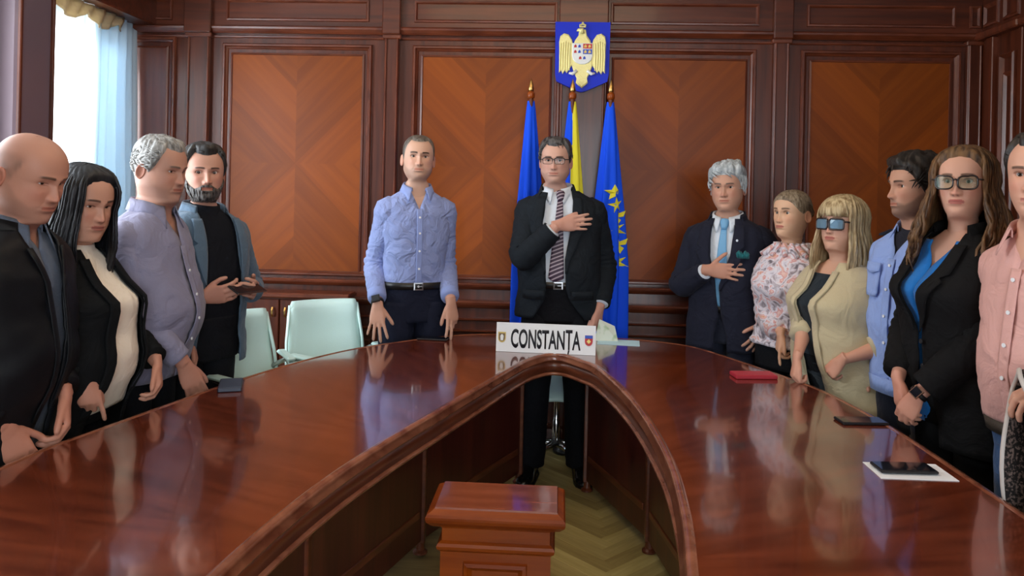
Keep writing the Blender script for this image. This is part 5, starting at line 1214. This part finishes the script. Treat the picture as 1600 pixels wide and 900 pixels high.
# --- 8: young woman with pulled back hair
if want(8):
    F = -52; p = Person('person with pulled back hair in a floral chiffon blouse and dark trousers', root_of((1.125, 3.66), F, .04), F, 1.522, SK(214, 172, 142), hs=.93, fem=1, bw=.95, bust=.035, belly=.02, lean=.02, head=(-4, -2, 0), seed=8,
        hp=dict(line='back', brow=srgb(76, 56, 42), age=.15, lip=srgb(176, 96, 88)[:3], fat=.35, eye=1.15, nose=.82))
    fm, nt, b = nmat('floral_chiffon'); tc = N(nt, 'ShaderNodeTexCoord'); no = N(nt, 'ShaderNodeTexNoise'); no.inputs['Scale'].default_value = 17; no.inputs['Detail'].default_value = 2.5; no.inputs['Distortion'].default_value = 1.5
    cr = N(nt, 'ShaderNodeValToRGB'); e = cr.color_ramp.elements; e[0].position = .30; e[0].color = srgb(104, 96, 106); e[1].position = .72; e[1].color = srgb(216, 150, 116)
    for ps, c in ((.38, (164, 152, 160)), (.46, (214, 208, 220)), (.53, (226, 220, 226)), (.60, (208, 142, 140)), (.66, (228, 196, 190))): e.new(ps).color = srgb(*c)
    nt.links.new(tc.outputs['Object'], no.inputs[0]); nt.links.new(no.outputs[0], cr.inputs[0]); nt.links.new(cr.outputs[0], b.inputs['Base Color']); b.inputs['Roughness'].default_value = .7; b.inputs['Sheen Weight'].default_value = .2
    n2 = N(nt, 'ShaderNodeTexNoise'); n2.inputs['Scale'].default_value = 26; nt.links.new(tc.outputs['Object'], n2.inputs[0]); bp = N(nt, 'ShaderNodeBump'); bp.inputs['Strength'].default_value = .6; bp.inputs['Distance'].default_value = .02; nt.links.new(n2.outputs[0], bp.inputs['Height']); nt.links.new(bp.outputs[0], b.inputs['Normal'])
    w_ = p.local((1.06, 3.55, .875)); p.arm(-1, w_, (-.8, .7, -.2), dict(d=(-.02, -.28, -1), n=(-.6, -.8, 0), fingers=((6, 8, 6), (40, 60, 40), (48, 64, 40), (50, 64, 40)), spread=4, thumb=(25, 20)))
    p.arm(1, (.19, -.06, .80), (1, .7, 0), dict(d=(-.1, -.2, -1), n=(.8, -.6, 0), curl=(25, 30, 20)))
    p.body(); hm_ = hair_mat('ash_blonde_hair', srgb(96, 80, 62), srgb(158, 142, 120), 110); p.hair_cap(hm_, .0045, .003, noise_k=.2, ridge=30)
    p.tufts(hm_, 260, .060, .0016, (0, .9, .15), .005, -.02, line='back', lift=.05, jit=.12); mb = MB(); mb.lathe([(.004, -.030), (.024, -.022), (.033, 0), (.026, .022), (.006, .031)], 18); bun = MB(); R = Matrix.Rotation(PI/2, 3, 'X'); bun.add(p.HT([tuple(R @ Vector(v)+Vector((0, .122, .012))) for v in mb.V]), mb.F); bun.build('hair_bun', hm_, p.root, True)
    p.shell('blouse', fm, .93*p.k, p.nb+.006, .012, wob=.016, hemflare=.022, ns=1.4); mb = MB(); rg = random.Random(3)
    for q in range(16):
        t = 2*PI*q/16; r0 = p.ring(p.nb-.006, [t], .010)[0]; r1 = p.ring(p.nb-.045, [t+.12], .022)[0]; mb.tube([Vector(r0)+Vector((0, 0, .022)), Vector(r0)+Vector((0, 0, .004)), Vector(r1)], [.010, .016, .012], 8)
    mb.build('ruffle_collar', fm, p.root, True)
    for sd in (-1, 1): p.sleeve(sd, fm, (.078, .082, .084, .086, .088, .052), .95, folds=.11)
    p.trousers(DARK_TR, 1.0*p.k, .08, (.088, .08, .064, .058, .055), off=.006, shoe=BLACK_SHOE)
# --- 9: blonde woman with large glasses
if want(9):
    F = -68; p = Person('blonde person with large dark framed glasses and a long beige cardigan', root_of((1.222, 3.30), F, .07), F, 1.493, SK(212, 164, 140), hs=.95, fem=1, bw=1.16, bust=.05, belly=.075, lean=.055, head=(13, -3, 0), seed=9,
        hp=dict(line='woman', brow=srgb(120, 92, 66), age=.6, lip=srgb(182, 96, 88)[:3], fat=.7, jaw=1.05, eye=.9))
    cd_ = fabric('beige_knit', srgb(196, 182, 148), .9, .45, 9, .05, .3); tp = fabric('dark_teal_top', srgb(24, 36, 46), .85, .35, 9)
    w1 = p.local((1.02, 3.19, .835)); w2 = p.local((1.165, 3.10, .850))
    fist = dict(curl=(62, 75, 50), spread=2, thumb=(32, 30))
    p.arm(-1, w1, (-.9, .6, -.2), dict(d=(.05, -.35, -.95), n=(-.45, -.85, .2), **fist)); p.arm(1, w2, (.9, .9, -.1), dict(d=(-.55, -.25, -.70), n=(.35, -.85, .55), **fist))
    p.body(.043); hm_ = hair_mat('blonde_hair', srgb(140, 116, 80), srgb(206, 186, 146), 80)
    p.long_hair(hm_, -.235, .016, (58, 40), .030, .004, 14, 170, 9, 0, fringe=(.026, 1.0), r=.005)
    p.shell('top', tp, .80*p.k, p.nb-.055, .004, wob=.004)
    xl = lin((1.4, -.030), (p.nb-.03, -.055), (1.1, -.030), (.95, -.040), (.75, -.05)); xr = lin((1.4, .035), (p.nb-.03, .06), (1.1, .055), (.95, .040), (.75, .055))
    j = p.shell('cardigan', cd_, .62*p.k, p.nb-.004, .020, xl, xr, wob=.010, hemflare=.035, thick=.006)
    for sd, e in ((-1, xl), (1, xr)): p.strip_on('knit_band', cd_, [(z, e(z), e(z)+sd*.028) for z in np.linspace(.70, p.nb-.04, 22)], .026, .005, 4, j)
    for sd in (-1, 1): p.sleeve(sd, cd_, (.092, .086, .074, .074, .064, .058), .72, .0, folds=.07, parent=j)
    p.trousers(DARK_TR, 1.0*p.k, .085, (.094, .085, .068, .06, .056), off=.004, shoe=BLACK_SHOE)
    p.glasses(plain('tortoise_frame', srgb(44, 32, 34), .25), lens_mat('painted_blue_reflection_lens', (.55, .72, .86, 1), .05, .40, srgb(138, 170, 190)), .031, .023, .036, -.004, 'square', .0036, False, .0042)  # pale blue diffuse mixed into the lenses paints in their bluish reflection
# --- 10: man in police style blue shirt
if want(10):
    F = -72; p = Person('dark haired person in profile wearing a light blue uniform shirt with dark epaulettes', root_of((1.372, 2.985), F, .05), F, 1.652, SK(198, 150, 126), hs=.985, bw=1.0, belly=.035, lean=.02, head=(-12, 0, 0), seed=10,
        hp=dict(line='man', brow=srgb(36, 28, 24), beard=srgb(74, 64, 58)[:3], beard_k=.55, age=.5, nose=1.1, eye=.8))
    sh = fabric('uniform_shirt', srgb(146, 172, 232), .75, .45, 11, .03); nv = fabric('navy_cloth', srgb(24, 26, 40), .85, .2, 14)
    p.arm(-1, (-.20, -.07, .82), (-1, .7, 0), dict(d=(.1, -.2, -1), n=(-.8, -.6, 0), curl=(25, 30, 20))); p.arm(1, (.20, -.03, .80), (1, .8, 0), dict(d=(-.1, -.2, -1), n=(.8, -.6, 0), curl=(25, 30, 20)))
    p.body(); hm_ = hair_mat('near_black_hair', srgb(20, 17, 15), srgb(52, 44, 38), 90); p.hair_cap(hm_, .016, .010, front=.008, ridge=16, noise_k=.4); p.tufts(hm_, 280, .036, .0026, (.1, -.7, .25), .018, .0)
    p.shell('undershirt', nv, 1.2, p.nb+.014, -.003, wob=.002)
    z1 = p.nb-.10*p.k; p.shell('shirt', sh, .80*p.k, p.nb+.002, .008, lin((2, -.05), (p.nb, -.060), (z1, -.0005), (.5, -.0005)), lin((2, .05), (p.nb, .060), (z1, .0005), (.5, .0005)), wob=.009, hemflare=.012)
    p.strip_on('hem_band', sh, [(.865*p.k, -.12, .12), (.80*p.k, -.12, .12)], .022, .004)
    p.strip_on('placket', sh, [(z, -.017, .017) for z in np.linspace(.82*p.k, z1-.02, 14)], .014); p.buttons([.95, 1.05, 1.15, 1.24], .018)
    for sd in (-1, 1):
        pk = p.strip_on('pocket', sh, [(1.235, sd*.095-.045, sd*.095+.045), (1.13, sd*.095-.045, sd*.095+.045), (1.115, sd*.095-.035, sd*.095+.035)], .014, .004); p.strip_on('pocket_flap', sh, [(1.245, sd*.095-.048, sd*.095+.048), (1.215, sd*.095-.048, sd*.095+.048), (1.203, sd*.095-.006, sd*.095+.006)], .019, .003, 6, pk)
        p.sleeve(sd, sh, (.084, .076, .064, .064, .056, .046), .96, folds=.06)
        A = p.arms[sd]; S = A['S']; top = Vector((sd*.078*p.k, p.hy+.03, p.nb-.022)); end = Vector((S.x+sd*.026, S.y-.004, S.z+.070)); mid = top.lerp(end, .5)+Vector((0, 0, .012)); V = []
        for c, h in ((top, .022), (mid, .027), (end, .030)): V += [c+Vector((0, -h, .006)), c+Vector((0, h, .006)), c+Vector((0, h, .014)), c+Vector((0, -h, .014))]
        ep = mesh('epaulette', V, [(0,1,2,3), (8,11,10,9)]+[(a+i, a+(i+1) % 4, a+4+(i+1) % 4, a+4+i) for a in (0, 4) for i in range(4)], nv, p.root)
        for f in (.55, .75):
            c = top.lerp(end, f)+Vector((0, 0, .026)); mesh('rank_mark', [c+Vector((-.006, 0, 0)), c+Vector((0, -.010, 0)), c+Vector((.006, 0, 0)), c+Vector((0, .010, 0)), c+Vector((0, 0, .003))], [(0,1,4),(1,2,4),(2,3,4),(3,0,4)], steel, ep)
    p.collar(sh, 30, .030, .042, .032, spread=.018)
    p.trousers(fabric('dark_uniform_trousers', srgb(26, 30, 44), .85, .35, 10), 1.0*p.k, shoe=BLACK_SHOE, off=.0)
# --- 11: woman with curly brown hair and glasses
if want(11):
    F = -74; p = Person('person with long wavy brown hair and dark glasses in black jacket over blue top', root_of((1.345, 2.60), F, .05), F, 1.655, SK(214, 164, 142), hs=.965, fem=1, bw=1.10, bust=.045, belly=.04, lean=.035, head=(32, -3, 0), seed=11,
        hp=dict(line='woman', brow=srgb(84, 60, 44), age=.35, lip=srgb(172, 84, 80)[:3], eye=1.0, fat=.2))
    bl = fabric('black_jacket', srgb(11, 11, 13), .85, .5, 9, .06, .0); bt = fabric('bright_blue_top', srgb(16, 110, 190), .7, .3, 10)
    p.arm(1, (.045, -.235, .865), (1, .8, -.1), dict(d=(-.45, -.18, -.85), n=(.35, -.9, .1), curl=(30, 38, 26), spread=4, thumb=(24, 12))); p.arm(-1, (-.085, -.20, .885), (-1, .8, -.1), dict(d=(.35, -.22, -.9), n=(-.3, -.9, .1), curl=(30, 36, 26), spread=4, thumb=(24, 12)))
    p.body(); hm_ = hair_mat('brown_hair', srgb(58, 38, 24), srgb(124, 90, 56), 70); p.long_hair(hm_, -.325, .018, (56, 40), .060, .024, 26, 300, 11, .0, r=.0062, inward=.0)
    p.shell('top', bt, .80*p.k, p.nb-.03, .004, lin((2, -.06), (p.nb-.05, -.05), (p.nb-.115, -.0005), (.5, -.0005)), lin((2, .06), (p.nb-.05, .05), (p.nb-.115, .0005), (.5, .0005)), wob=.004)
    xl = lin((1.6, -.045), (p.nb-.03, -.075), (1.25, -.062), (1.06, -.015), (.95, -.012), (.78, -.075)); xr = lin((1.6, .045), (p.nb-.03, .075), (1.25, .050), (1.06, .006), (.95, .004), (.78, .055))
    j = p.shell('jacket', bl, .74*p.k, p.nb-.004, .020, xl, xr, wob=.006, hemflare=.022); p.lapels(bl, lambda sd, z: xl(z) if sd < 0 else xr(z), 1.06, p.nb-.04, .060, .026, .62, j); p.jacket_collar(bl, j); p.buttons([1.03, .95], .030, .012, .008, j, M['black_plastic'])
    for sd in (-1, 1): p.sleeve(sd, bl, (.082, .074, .062, .064, .056, .048), .93, .004, folds=.05, parent=j)
    p.trousers(fabric('black_trousers', srgb(9, 9, 11), .85, .3, 9, .06, .0), 1.0*p.k, .085, (.092, .086, .07, .066, .064), shoe=BLACK_SHOE)
    p.watch(1, M['black_plastic'], (plain('rose_metal', srgb(190, 150, 130), .25, 1), M['screen']), .985, .029, (.017, .015))
    p.glasses(plain('dark_frame', srgb(36, 26, 26), .25), lens_mat('green_coated_lens', (.93, .97, .94, 1), .005, .06, srgb(170, 196, 176)), .028, .021, .035, -.002, 'cat', .0028, False, .003)
# --- 12: man in pink shirt at the right edge, with a patterned jacket over his arm
if want(12):
    F = -76; p = Person('person in a pink shirt and blue jeans at the right edge of the picture', root_of((1.405, 2.215), F, .04), F, 1.675, SK(216, 164, 140), hs=1.0, bw=.97, belly=.060, lean=.060, head=(26, 0, 0), hoff=(0, -.02, 0), seed=12,
        hp=dict(line='receding', brow=srgb(70, 50, 38), age=.4, fat=.3, eye=.85, lip=srgb(190, 112, 100)[:3]))
    sh = fabric('pink_shirt', srgb(222, 170, 162), .75, .45, 10, .04); jn = fabric('blue_jeans', srgb(52, 84, 128), .85, .45, 14, .12)
    p.arm(-1, (-.17, .10, .86), (-1, .7, 0), dict(d=(.1, -.1, -1), n=(-.8, .6, 0), curl=(25, 30, 20))); p.arm(1, (.225, -.20, 1.02), (.6, 1, -.3), dict(d=(-.35, -.9, -.1), n=(.3, -.2, .9), curl=(35, 40, 25)))
    p.body(); hm_ = hair_mat('dark_short_hair', srgb(28, 24, 22), srgb(58, 48, 42), 90); p.hair_cap(hm_, .010, .006, ridge=16); p.tufts(hm_, 120, .022, .0022, (.1, -.6, .5), .011, .02)
    z1 = p.nb-.08*p.k; p.shell('shirt', sh, .90*p.k, p.nb+.002, .006, lin((2, -.03), (p.nb, -.045), (z1, -.0005), (.5, -.0005)), lin((2, .03), (p.nb, .045), (z1, .0005), (.5, .0005)), wob=.010, hemflare=.008)
    p.strip_on('placket', sh, [(z, -.017, .017) for z in np.linspace(.93*p.k, z1-.02, 14)], .012); p.buttons([1.0, 1.09, 1.18, 1.27], .016, 0, .006)
    for sd in (-1, 1): p.sleeve(sd, sh, (.084, .076, .064, .064, .056, .046), .95, folds=.06)
    p.collar(sh, 26, .032, .044, .034, spread=.016); p.trousers(jn, .95*p.k, .095, (.096, .088, .072, .064, .062), shoe=BLACK_SHOE, off=.004); p.belt(plain('brown_belt', srgb(66, 58, 50), .5, bump=.2), .885*p.k, .040, .016, steel)
    tw, nt, b = nmat('speckled_tweed'); tc = N(nt, 'ShaderNodeTexCoord'); no = N(nt, 'ShaderNodeTexNoise'); no.inputs['Scale'].default_value = 130; cr = N(nt, 'ShaderNodeValToRGB'); cr.color_ramp.elements[0].position = .48; cr.color_ramp.elements[1].position = .62; cr.color_ramp.elements[0].color = srgb(20, 16, 16); cr.color_ramp.elements[1].color = srgb(112, 96, 90)
    nt.links.new(tc.outputs['Object'], no.inputs[0]); nt.links.new(no.outputs[0], cr.inputs[0]); nt.links.new(cr.outputs[0], b.inputs['Base Color']); b.inputs['Roughness'].default_value = .95
    P, t = p.arm_path(p.arms[1], .58, 1.0, 7); P += [P[-1]+(P[-1]-P[-2]).normalized()*.06, P[-1]+(P[-1]-P[-2]).normalized()*.13]; V = []; Fc = []; RZ = Matrix.Rotation(p.th, 3, 'Z'); nz_ = 30
    tk = empty('draped_jacket', (0, 0, 0)); tag(tk, 'dark speckled tweed jacket with pale edge hanging over the forearm of the person in pink', 'jacket')
    for i, c in enumerate(P):
        dr = (P[-1]-P[0]); dr.z = 0; dr.normalize(); nn = Vector((dr.y, -dr.x, 0))
        for k in range(nz_+1):
            f = k/nz_*2-1; ln = .42 if f < 0 else .40; a = f*2.2
            if abs(f) < .36: q = f/.36*PI/2; o_ = nn*(math.sin(q)*.068)+UP*(math.cos(q)*.068)
            else: g = (abs(f)-.36)/.64; o_ = nn*(math.copysign(.068+.018*math.sin(g*4+i*1.1)+.012*math.sin(i*2.1+g*2), f))-UP*(g*ln)
            w_ = RZ @ (c+o_+dr*(.02*math.sin(k*.5+i))); V.append((w_.x+p.loc0[0], w_.y+p.loc0[1], w_.z))
    for i in range(len(P)-1):
        for k in range(nz_): Fc.append((i*(nz_+1)+k, i*(nz_+1)+k+1, (i+1)*(nz_+1)+k+1, (i+1)*(nz_+1)+k))
    o = mesh('cloth', V, Fc, tw, tk, True); o.modifiers.new('t', 'SOLIDIFY').thickness = .008
    ed = [V[(len(P)-1)*(nz_+1)+k] for k in range(nz_+1)]; part(MB().tube(ed, .006, 8), 'pale_edge', plain('pale_edge', srgb(196, 188, 182), .9), tk, True)
# --- 4: bearded man with a phone
if want(4):
    F = 64; p = Person('bearded person in grey blue blazer over black sweater looking towards the camera', root_of((-1.462, 3.19), F, .04), F, 1.652, SK(190, 142, 122), hs=.985, bw=1.02, belly=.03, lean=.03, head=(-30, 0, 0), seed=4,
        hp=dict(line='receding', brow=srgb(34, 28, 26), age=.8, eye=.95, beard=srgb(58, 52, 48)[:3], beard_k=.6, nose=1.1, fat=.2, gaze=(-8, 4)))
    bz = fabric('grey_blue_blazer', srgb(80, 100, 118), .85, .4, 10, .10); bk = fabric('black_sweater', srgb(13, 16, 24), .9, .4, 10, .06, .0)
    w1 = Vector((-.115, -.175, 1.035)); w2 = Vector((.125, -.185, 1.035))
    p.arm(-1, w1, (-.9, .8, -.5), dict(d=(.45, -.85, .15), n=(-.85, -.35, -.30), curl=(30, 40, 26), spread=4, thumb=(40, 18))); p.arm(1, w2, (.9, .8, -.5), dict(d=(-.45, -.85, .15), n=(.85, -.35, -.30), curl=(30, 40, 26), spread=4, thumb=(40, 18)))
    p.body(); hm_ = hair_mat('black_hair', srgb(22, 20, 20), srgb(58, 54, 52), 90); p.hair_cap(hm_, .010, .010, front=.010, ridge=14); p.tufts(hm_, 200, .030, .0024, (-.2, -.3, .6), .015, .02, lift=.2)
    p.beard_shell(hair_mat('salt_beard', srgb(28, 25, 24), srgb(92, 86, 82), 120), .009)
    p.shell('sweater', bk, .84*p.k, p.nb+.004, .002, wob=.005); p.turtleneck(bk, .045, .006)
    xl = lin((1.6, -.05), (p.nb-.03, -.08), (1.2, -.085), (.9, -.10), (.7, -.13)); xr = lin((1.6, .05), (p.nb-.03, .08), (1.2, .085), (.9, .10), (.7, .13))
    j = p.shell('blazer', bz, .78*p.k, p.nb+.0, .020, xl, xr, wob=.007, hemflare=.02); p.lapels(bz, lambda sd, z: xl(z) if sd < 0 else xr(z), 1.08, p.nb-.03, .062, .026, .6, j); p.jacket_collar(bz, j)
    for sd in (-1, 1): p.sleeve(sd, bz, (.084, .075, .064, .066, .056, .047), .93, .004, folds=.06, parent=j)
    p.trousers(DARK_TR, 1.0*p.k, shoe=BLACK_SHOE)
    c_ = Matrix.Rotation(p.th, 3, 'Z') @ Vector((.005, -.295, 1.068)); ph = empty('phone', (c_.x+p.loc0[0], c_.y+p.loc0[1], c_.z), 0); tag(ph, 'phone held in the hands of the bearded man', 'phone'); ph.rotation_euler = (math.radians(24), 0, p.th)
    part(MB().box(-.075, .075, -.036, .036, -.004, .004, .003), 'body', M['black_plastic'], ph); part(MB().box(-.070, .070, -.032, .032, .0038, .0048), 'screen', M['screen'], ph); part(MB().box(-.0755, .0755, -.0365, -.034, -.0042, .0042, .001), 'rim', steel, ph)
# --- 3: grey haired man in a striped shirt
if want(3):
    F = 88; p = Person('heavy grey haired person in profile wearing an untucked lilac grey shirt', root_of((-1.510, 2.870), F, .06), F, 1.662, SK(186, 138, 118), hs=.99, bw=1.02, belly=.10, lean=.05, head=(-10, 8, 0), seed=3,
        hp=dict(line='receding', brow=srgb(96, 84, 76), age=1.2, fat=1.0, jaw=1.10, eye=.55, nose=1.15, beard=srgb(150, 126, 116)[:3], beard_k=.18))
    sh = fabric('lilac_grey_shirt', srgb(134, 132, 156), .8, .5, 10, .05)
    w1 = p.local((-1.35, 2.80, .815)); p.arm(-1, w1, (-.9, .9, -.1), dict(d=(.2, -.35, -.9), n=(-.75, -.6, .2), curl=(18, 26, 20), spread=5, thumb=(30, 12)))
    p.arm(1, (.21, -.10, .86), (1, .8, 0), dict(d=(-.1, -.25, -1), n=(.8, -.6, 0), curl=(25, 30, 20)))
    p.body(); hm_ = hair_mat('grey_hair', srgb(104, 102, 98), srgb(176, 174, 170), 80); p.hair_cap(hm_, .010, .006, ridge=14, noise_k=.5); p.tufts(hm_, 420, .040, .0022, (.1, .7, .25), .012, -.02, lift=.35, jit=.35)
    z1 = p.nb-.12*p.k; p.shell('shirt', sh, .80*p.k, p.nb+.004, .006, lin((2, -.04), (p.nb, -.055), (z1, -.0005), (.5, -.0005)), lin((2, .04), (p.nb, .055), (z1, .0005), (.5, .0005)), wob=.011, hemflare=.020)
    p.strip_on('placket', sh, [(z, -.017, .017) for z in np.linspace(.83*p.k, z1-.02, 16)], .016); p.buttons([.90, .98, 1.07, 1.16], .020)
    for sd in (-1, 1): p.sleeve(sd, sh, (.078, .070, .062, .062, .056, .047), .94, folds=.065)
    p.collar(sh, 28, .030, .046, .036, spread=.012); p.trousers(DARK_TR, .95*p.k, shoe=BLACK_SHOE, off=-.010)
# --- 2: dark haired woman
if want(2):
    F = 86; p = Person('person with long black hair in a black cardigan over a cream high necked blouse', root_of((-1.555, 2.465), F, .07), F, 1.540, SK(196, 146, 124), hs=.985, fem=1, bw=1.08, bust=.05, belly=.115, lean=.05, head=(-16, 11, 2), seed=2,
        hp=dict(line='woman', brow=srgb(50, 36, 30), age=.5, fat=.8, jaw=1.06, eye=.45, lip=srgb(160, 88, 80)[:3]))
    bk = fabric('black_cardigan', srgb(10, 13, 16), .9, .5, 9, .06, .0); wh = fabric('cream_blouse', srgb(246, 234, 216), .75, .35, 10, .03)
    w1 = p.local((-1.435, 2.325, .875)); w2 = p.local((-1.36, 2.62, .86))
    p.arm(-1, w1, (-.9, .9, -.1), dict(d=(.06, -.2, -1), n=(-.75, -.65, .1), fingers=((8, 14, 10), (45, 60, 40), (50, 62, 40), (52, 62, 40)), spread=3, thumb=(24, 16))); p.arm(1, w2, (.9, .9, -.1), dict(d=(-.25, -.35, -.9), n=(.5, -.8, .2), curl=(40, 45, 30), spread=4, thumb=(30, 14)))
    p.body(); hm_ = hair_mat('raven_hair', srgb(12, 13, 16), srgb(36, 38, 44), 70); p.long_hair(hm_, -.225, .016, (44, 40), .022, .003, 12, 130, 2, .02, r=.0048)
    p.shell('blouse', wh, .855*p.k, p.nb+.0, .004, wob=.006, hemflare=.01); p.turtleneck(wh, .035, .006)
    xl = lin((1.6, -.03), (p.nb-.02, -.05), (1.15, -.055), (.9, -.07), (.7, -.09)); xr = lin((1.6, .035), (p.nb-.02, .055), (1.15, .085), (.9, .115), (.7, .12))
    j = p.shell('cardigan', bk, .66*p.k, p.nb-.0, .020, xl, xr, wob=.008, hemflare=.025, thick=.006)
    for sd in (-1, 1): p.sleeve(sd, bk, (.076, .072, .064, .064, .058, .050), .94, .0, folds=.06, parent=j)
    for sd in (-1, 1): p.strip_on('rolled_front', bk, [(z, (xl if sd < 0 else xr)(z), (xl if sd < 0 else xr)(z)+sd*.035) for z in np.linspace(.72, p.nb-.03, 20)], .028, .006, 4, j)
    p.trousers(DARK_TR, .95*p.k, .085, (.096, .088, .07, .062, .058), shoe=BLACK_SHOE, off=-.010)
    mesh('earring', [tuple(v) for v in p.HT([(-.081+.004*a, .004+.004*b_, -.05+.004*c) for a, b_, c in ((-1,0,0),(1,0,0),(0,-1,0),(0,1,0),(0,0,-1),(0,0,1))])], [(0,2,4),(2,1,4),(1,3,4),(3,0,4),(2,0,5),(1,2,5),(3,1,5),(0,3,5)], steel, p.root)
# --- 1: bald man nearest on the left
if want(1):
    F = 92; p = Person('bald person in a dark leather jacket looking down at the far left', root_of((-1.525, 2.135), F, .09), F, 1.630, SK(194, 140, 118), hs=1.02, bw=1.02, belly=.065, lean=.07, head=(-10, 17, 0), seed=1,
        hp=dict(line='bald', shave=srgb(92, 80, 74)[:3], shave_k=.58, shave_top=.055, brow=srgb(74, 56, 46), age=.8, fat=.6, jaw=1.04, eye=.40, nose=1.1, beard=srgb(120, 92, 82)[:3], beard_k=.25))
    lt_ = plain('black_leather_jacket', srgb(11, 15, 20), .55, bump=.3, bscale=14, spec=.3); sh = fabric('slate_shirt', srgb(92, 104, 124), .8, .4, 10)
    w1 = p.local((-1.475, 2.02, .81)); w2 = p.local((-1.425, 2.21, .85))
    p.arm(-1, w1, (-.9, .9, -.1), dict(d=(.25, -.35, -.85), n=(-.7, -.6, .3), curl=(22, 28, 20), spread=6, thumb=(40, 8))); p.arm(1, w2, (.9, .9, -.1), dict(d=(-.30, -.30, -.9), n=(.6, -.75, .2), curl=(40, 45, 30), spread=5, thumb=(30, 14)))
    p.body(); p.shell('shirt', sh, .76*p.k, p.nb+.004, .002, lin((2, -.03), (p.nb, -.04), (p.nb-.06, -.0005), (.5, -.0005)), lin((2, .03), (p.nb, .04), (p.nb-.06, .0005), (.5, .0005)), wob=.006); p.collar(sh, 24, .038, .050, .036, spread=.014)
    xl = lin((1.6, -.045), (p.nb-.03, -.075), (1.2, -.030), (.9, -.012), (.75, -.03)); xr = lin((1.6, .045), (p.nb-.03, .070), (1.2, .030), (.9, .014), (.75, .03))
    j = p.shell('jacket', lt_, .76*p.k, p.nb+.0, .026, xl, xr, wob=.010, hemflare=.012, thick=.007); p.collar(lt_, 48, .034, .050, .018, .020, j, dz=-.006, name='jacket_collar')
    for sd in (-1, 1): p.sleeve(sd, lt_, (.082, .077, .068, .068, .060, .052), .94, .0, folds=.07, parent=j)
    for sd, e in ((-1, xl), (1, xr)): p.strip_on('zip_facing', lt_, [(z, e(z), e(z)+sd*.02) for z in np.linspace(.80, p.nb-.05, 16)], .031, .004, 3, j)
    p.trousers(DARK_TR, .95*p.k, shoe=BLACK_SHOE, off=-.010)
    mb = MB(); mb.box(-.03, .03, -.006, .006, -.05, .05, .005);
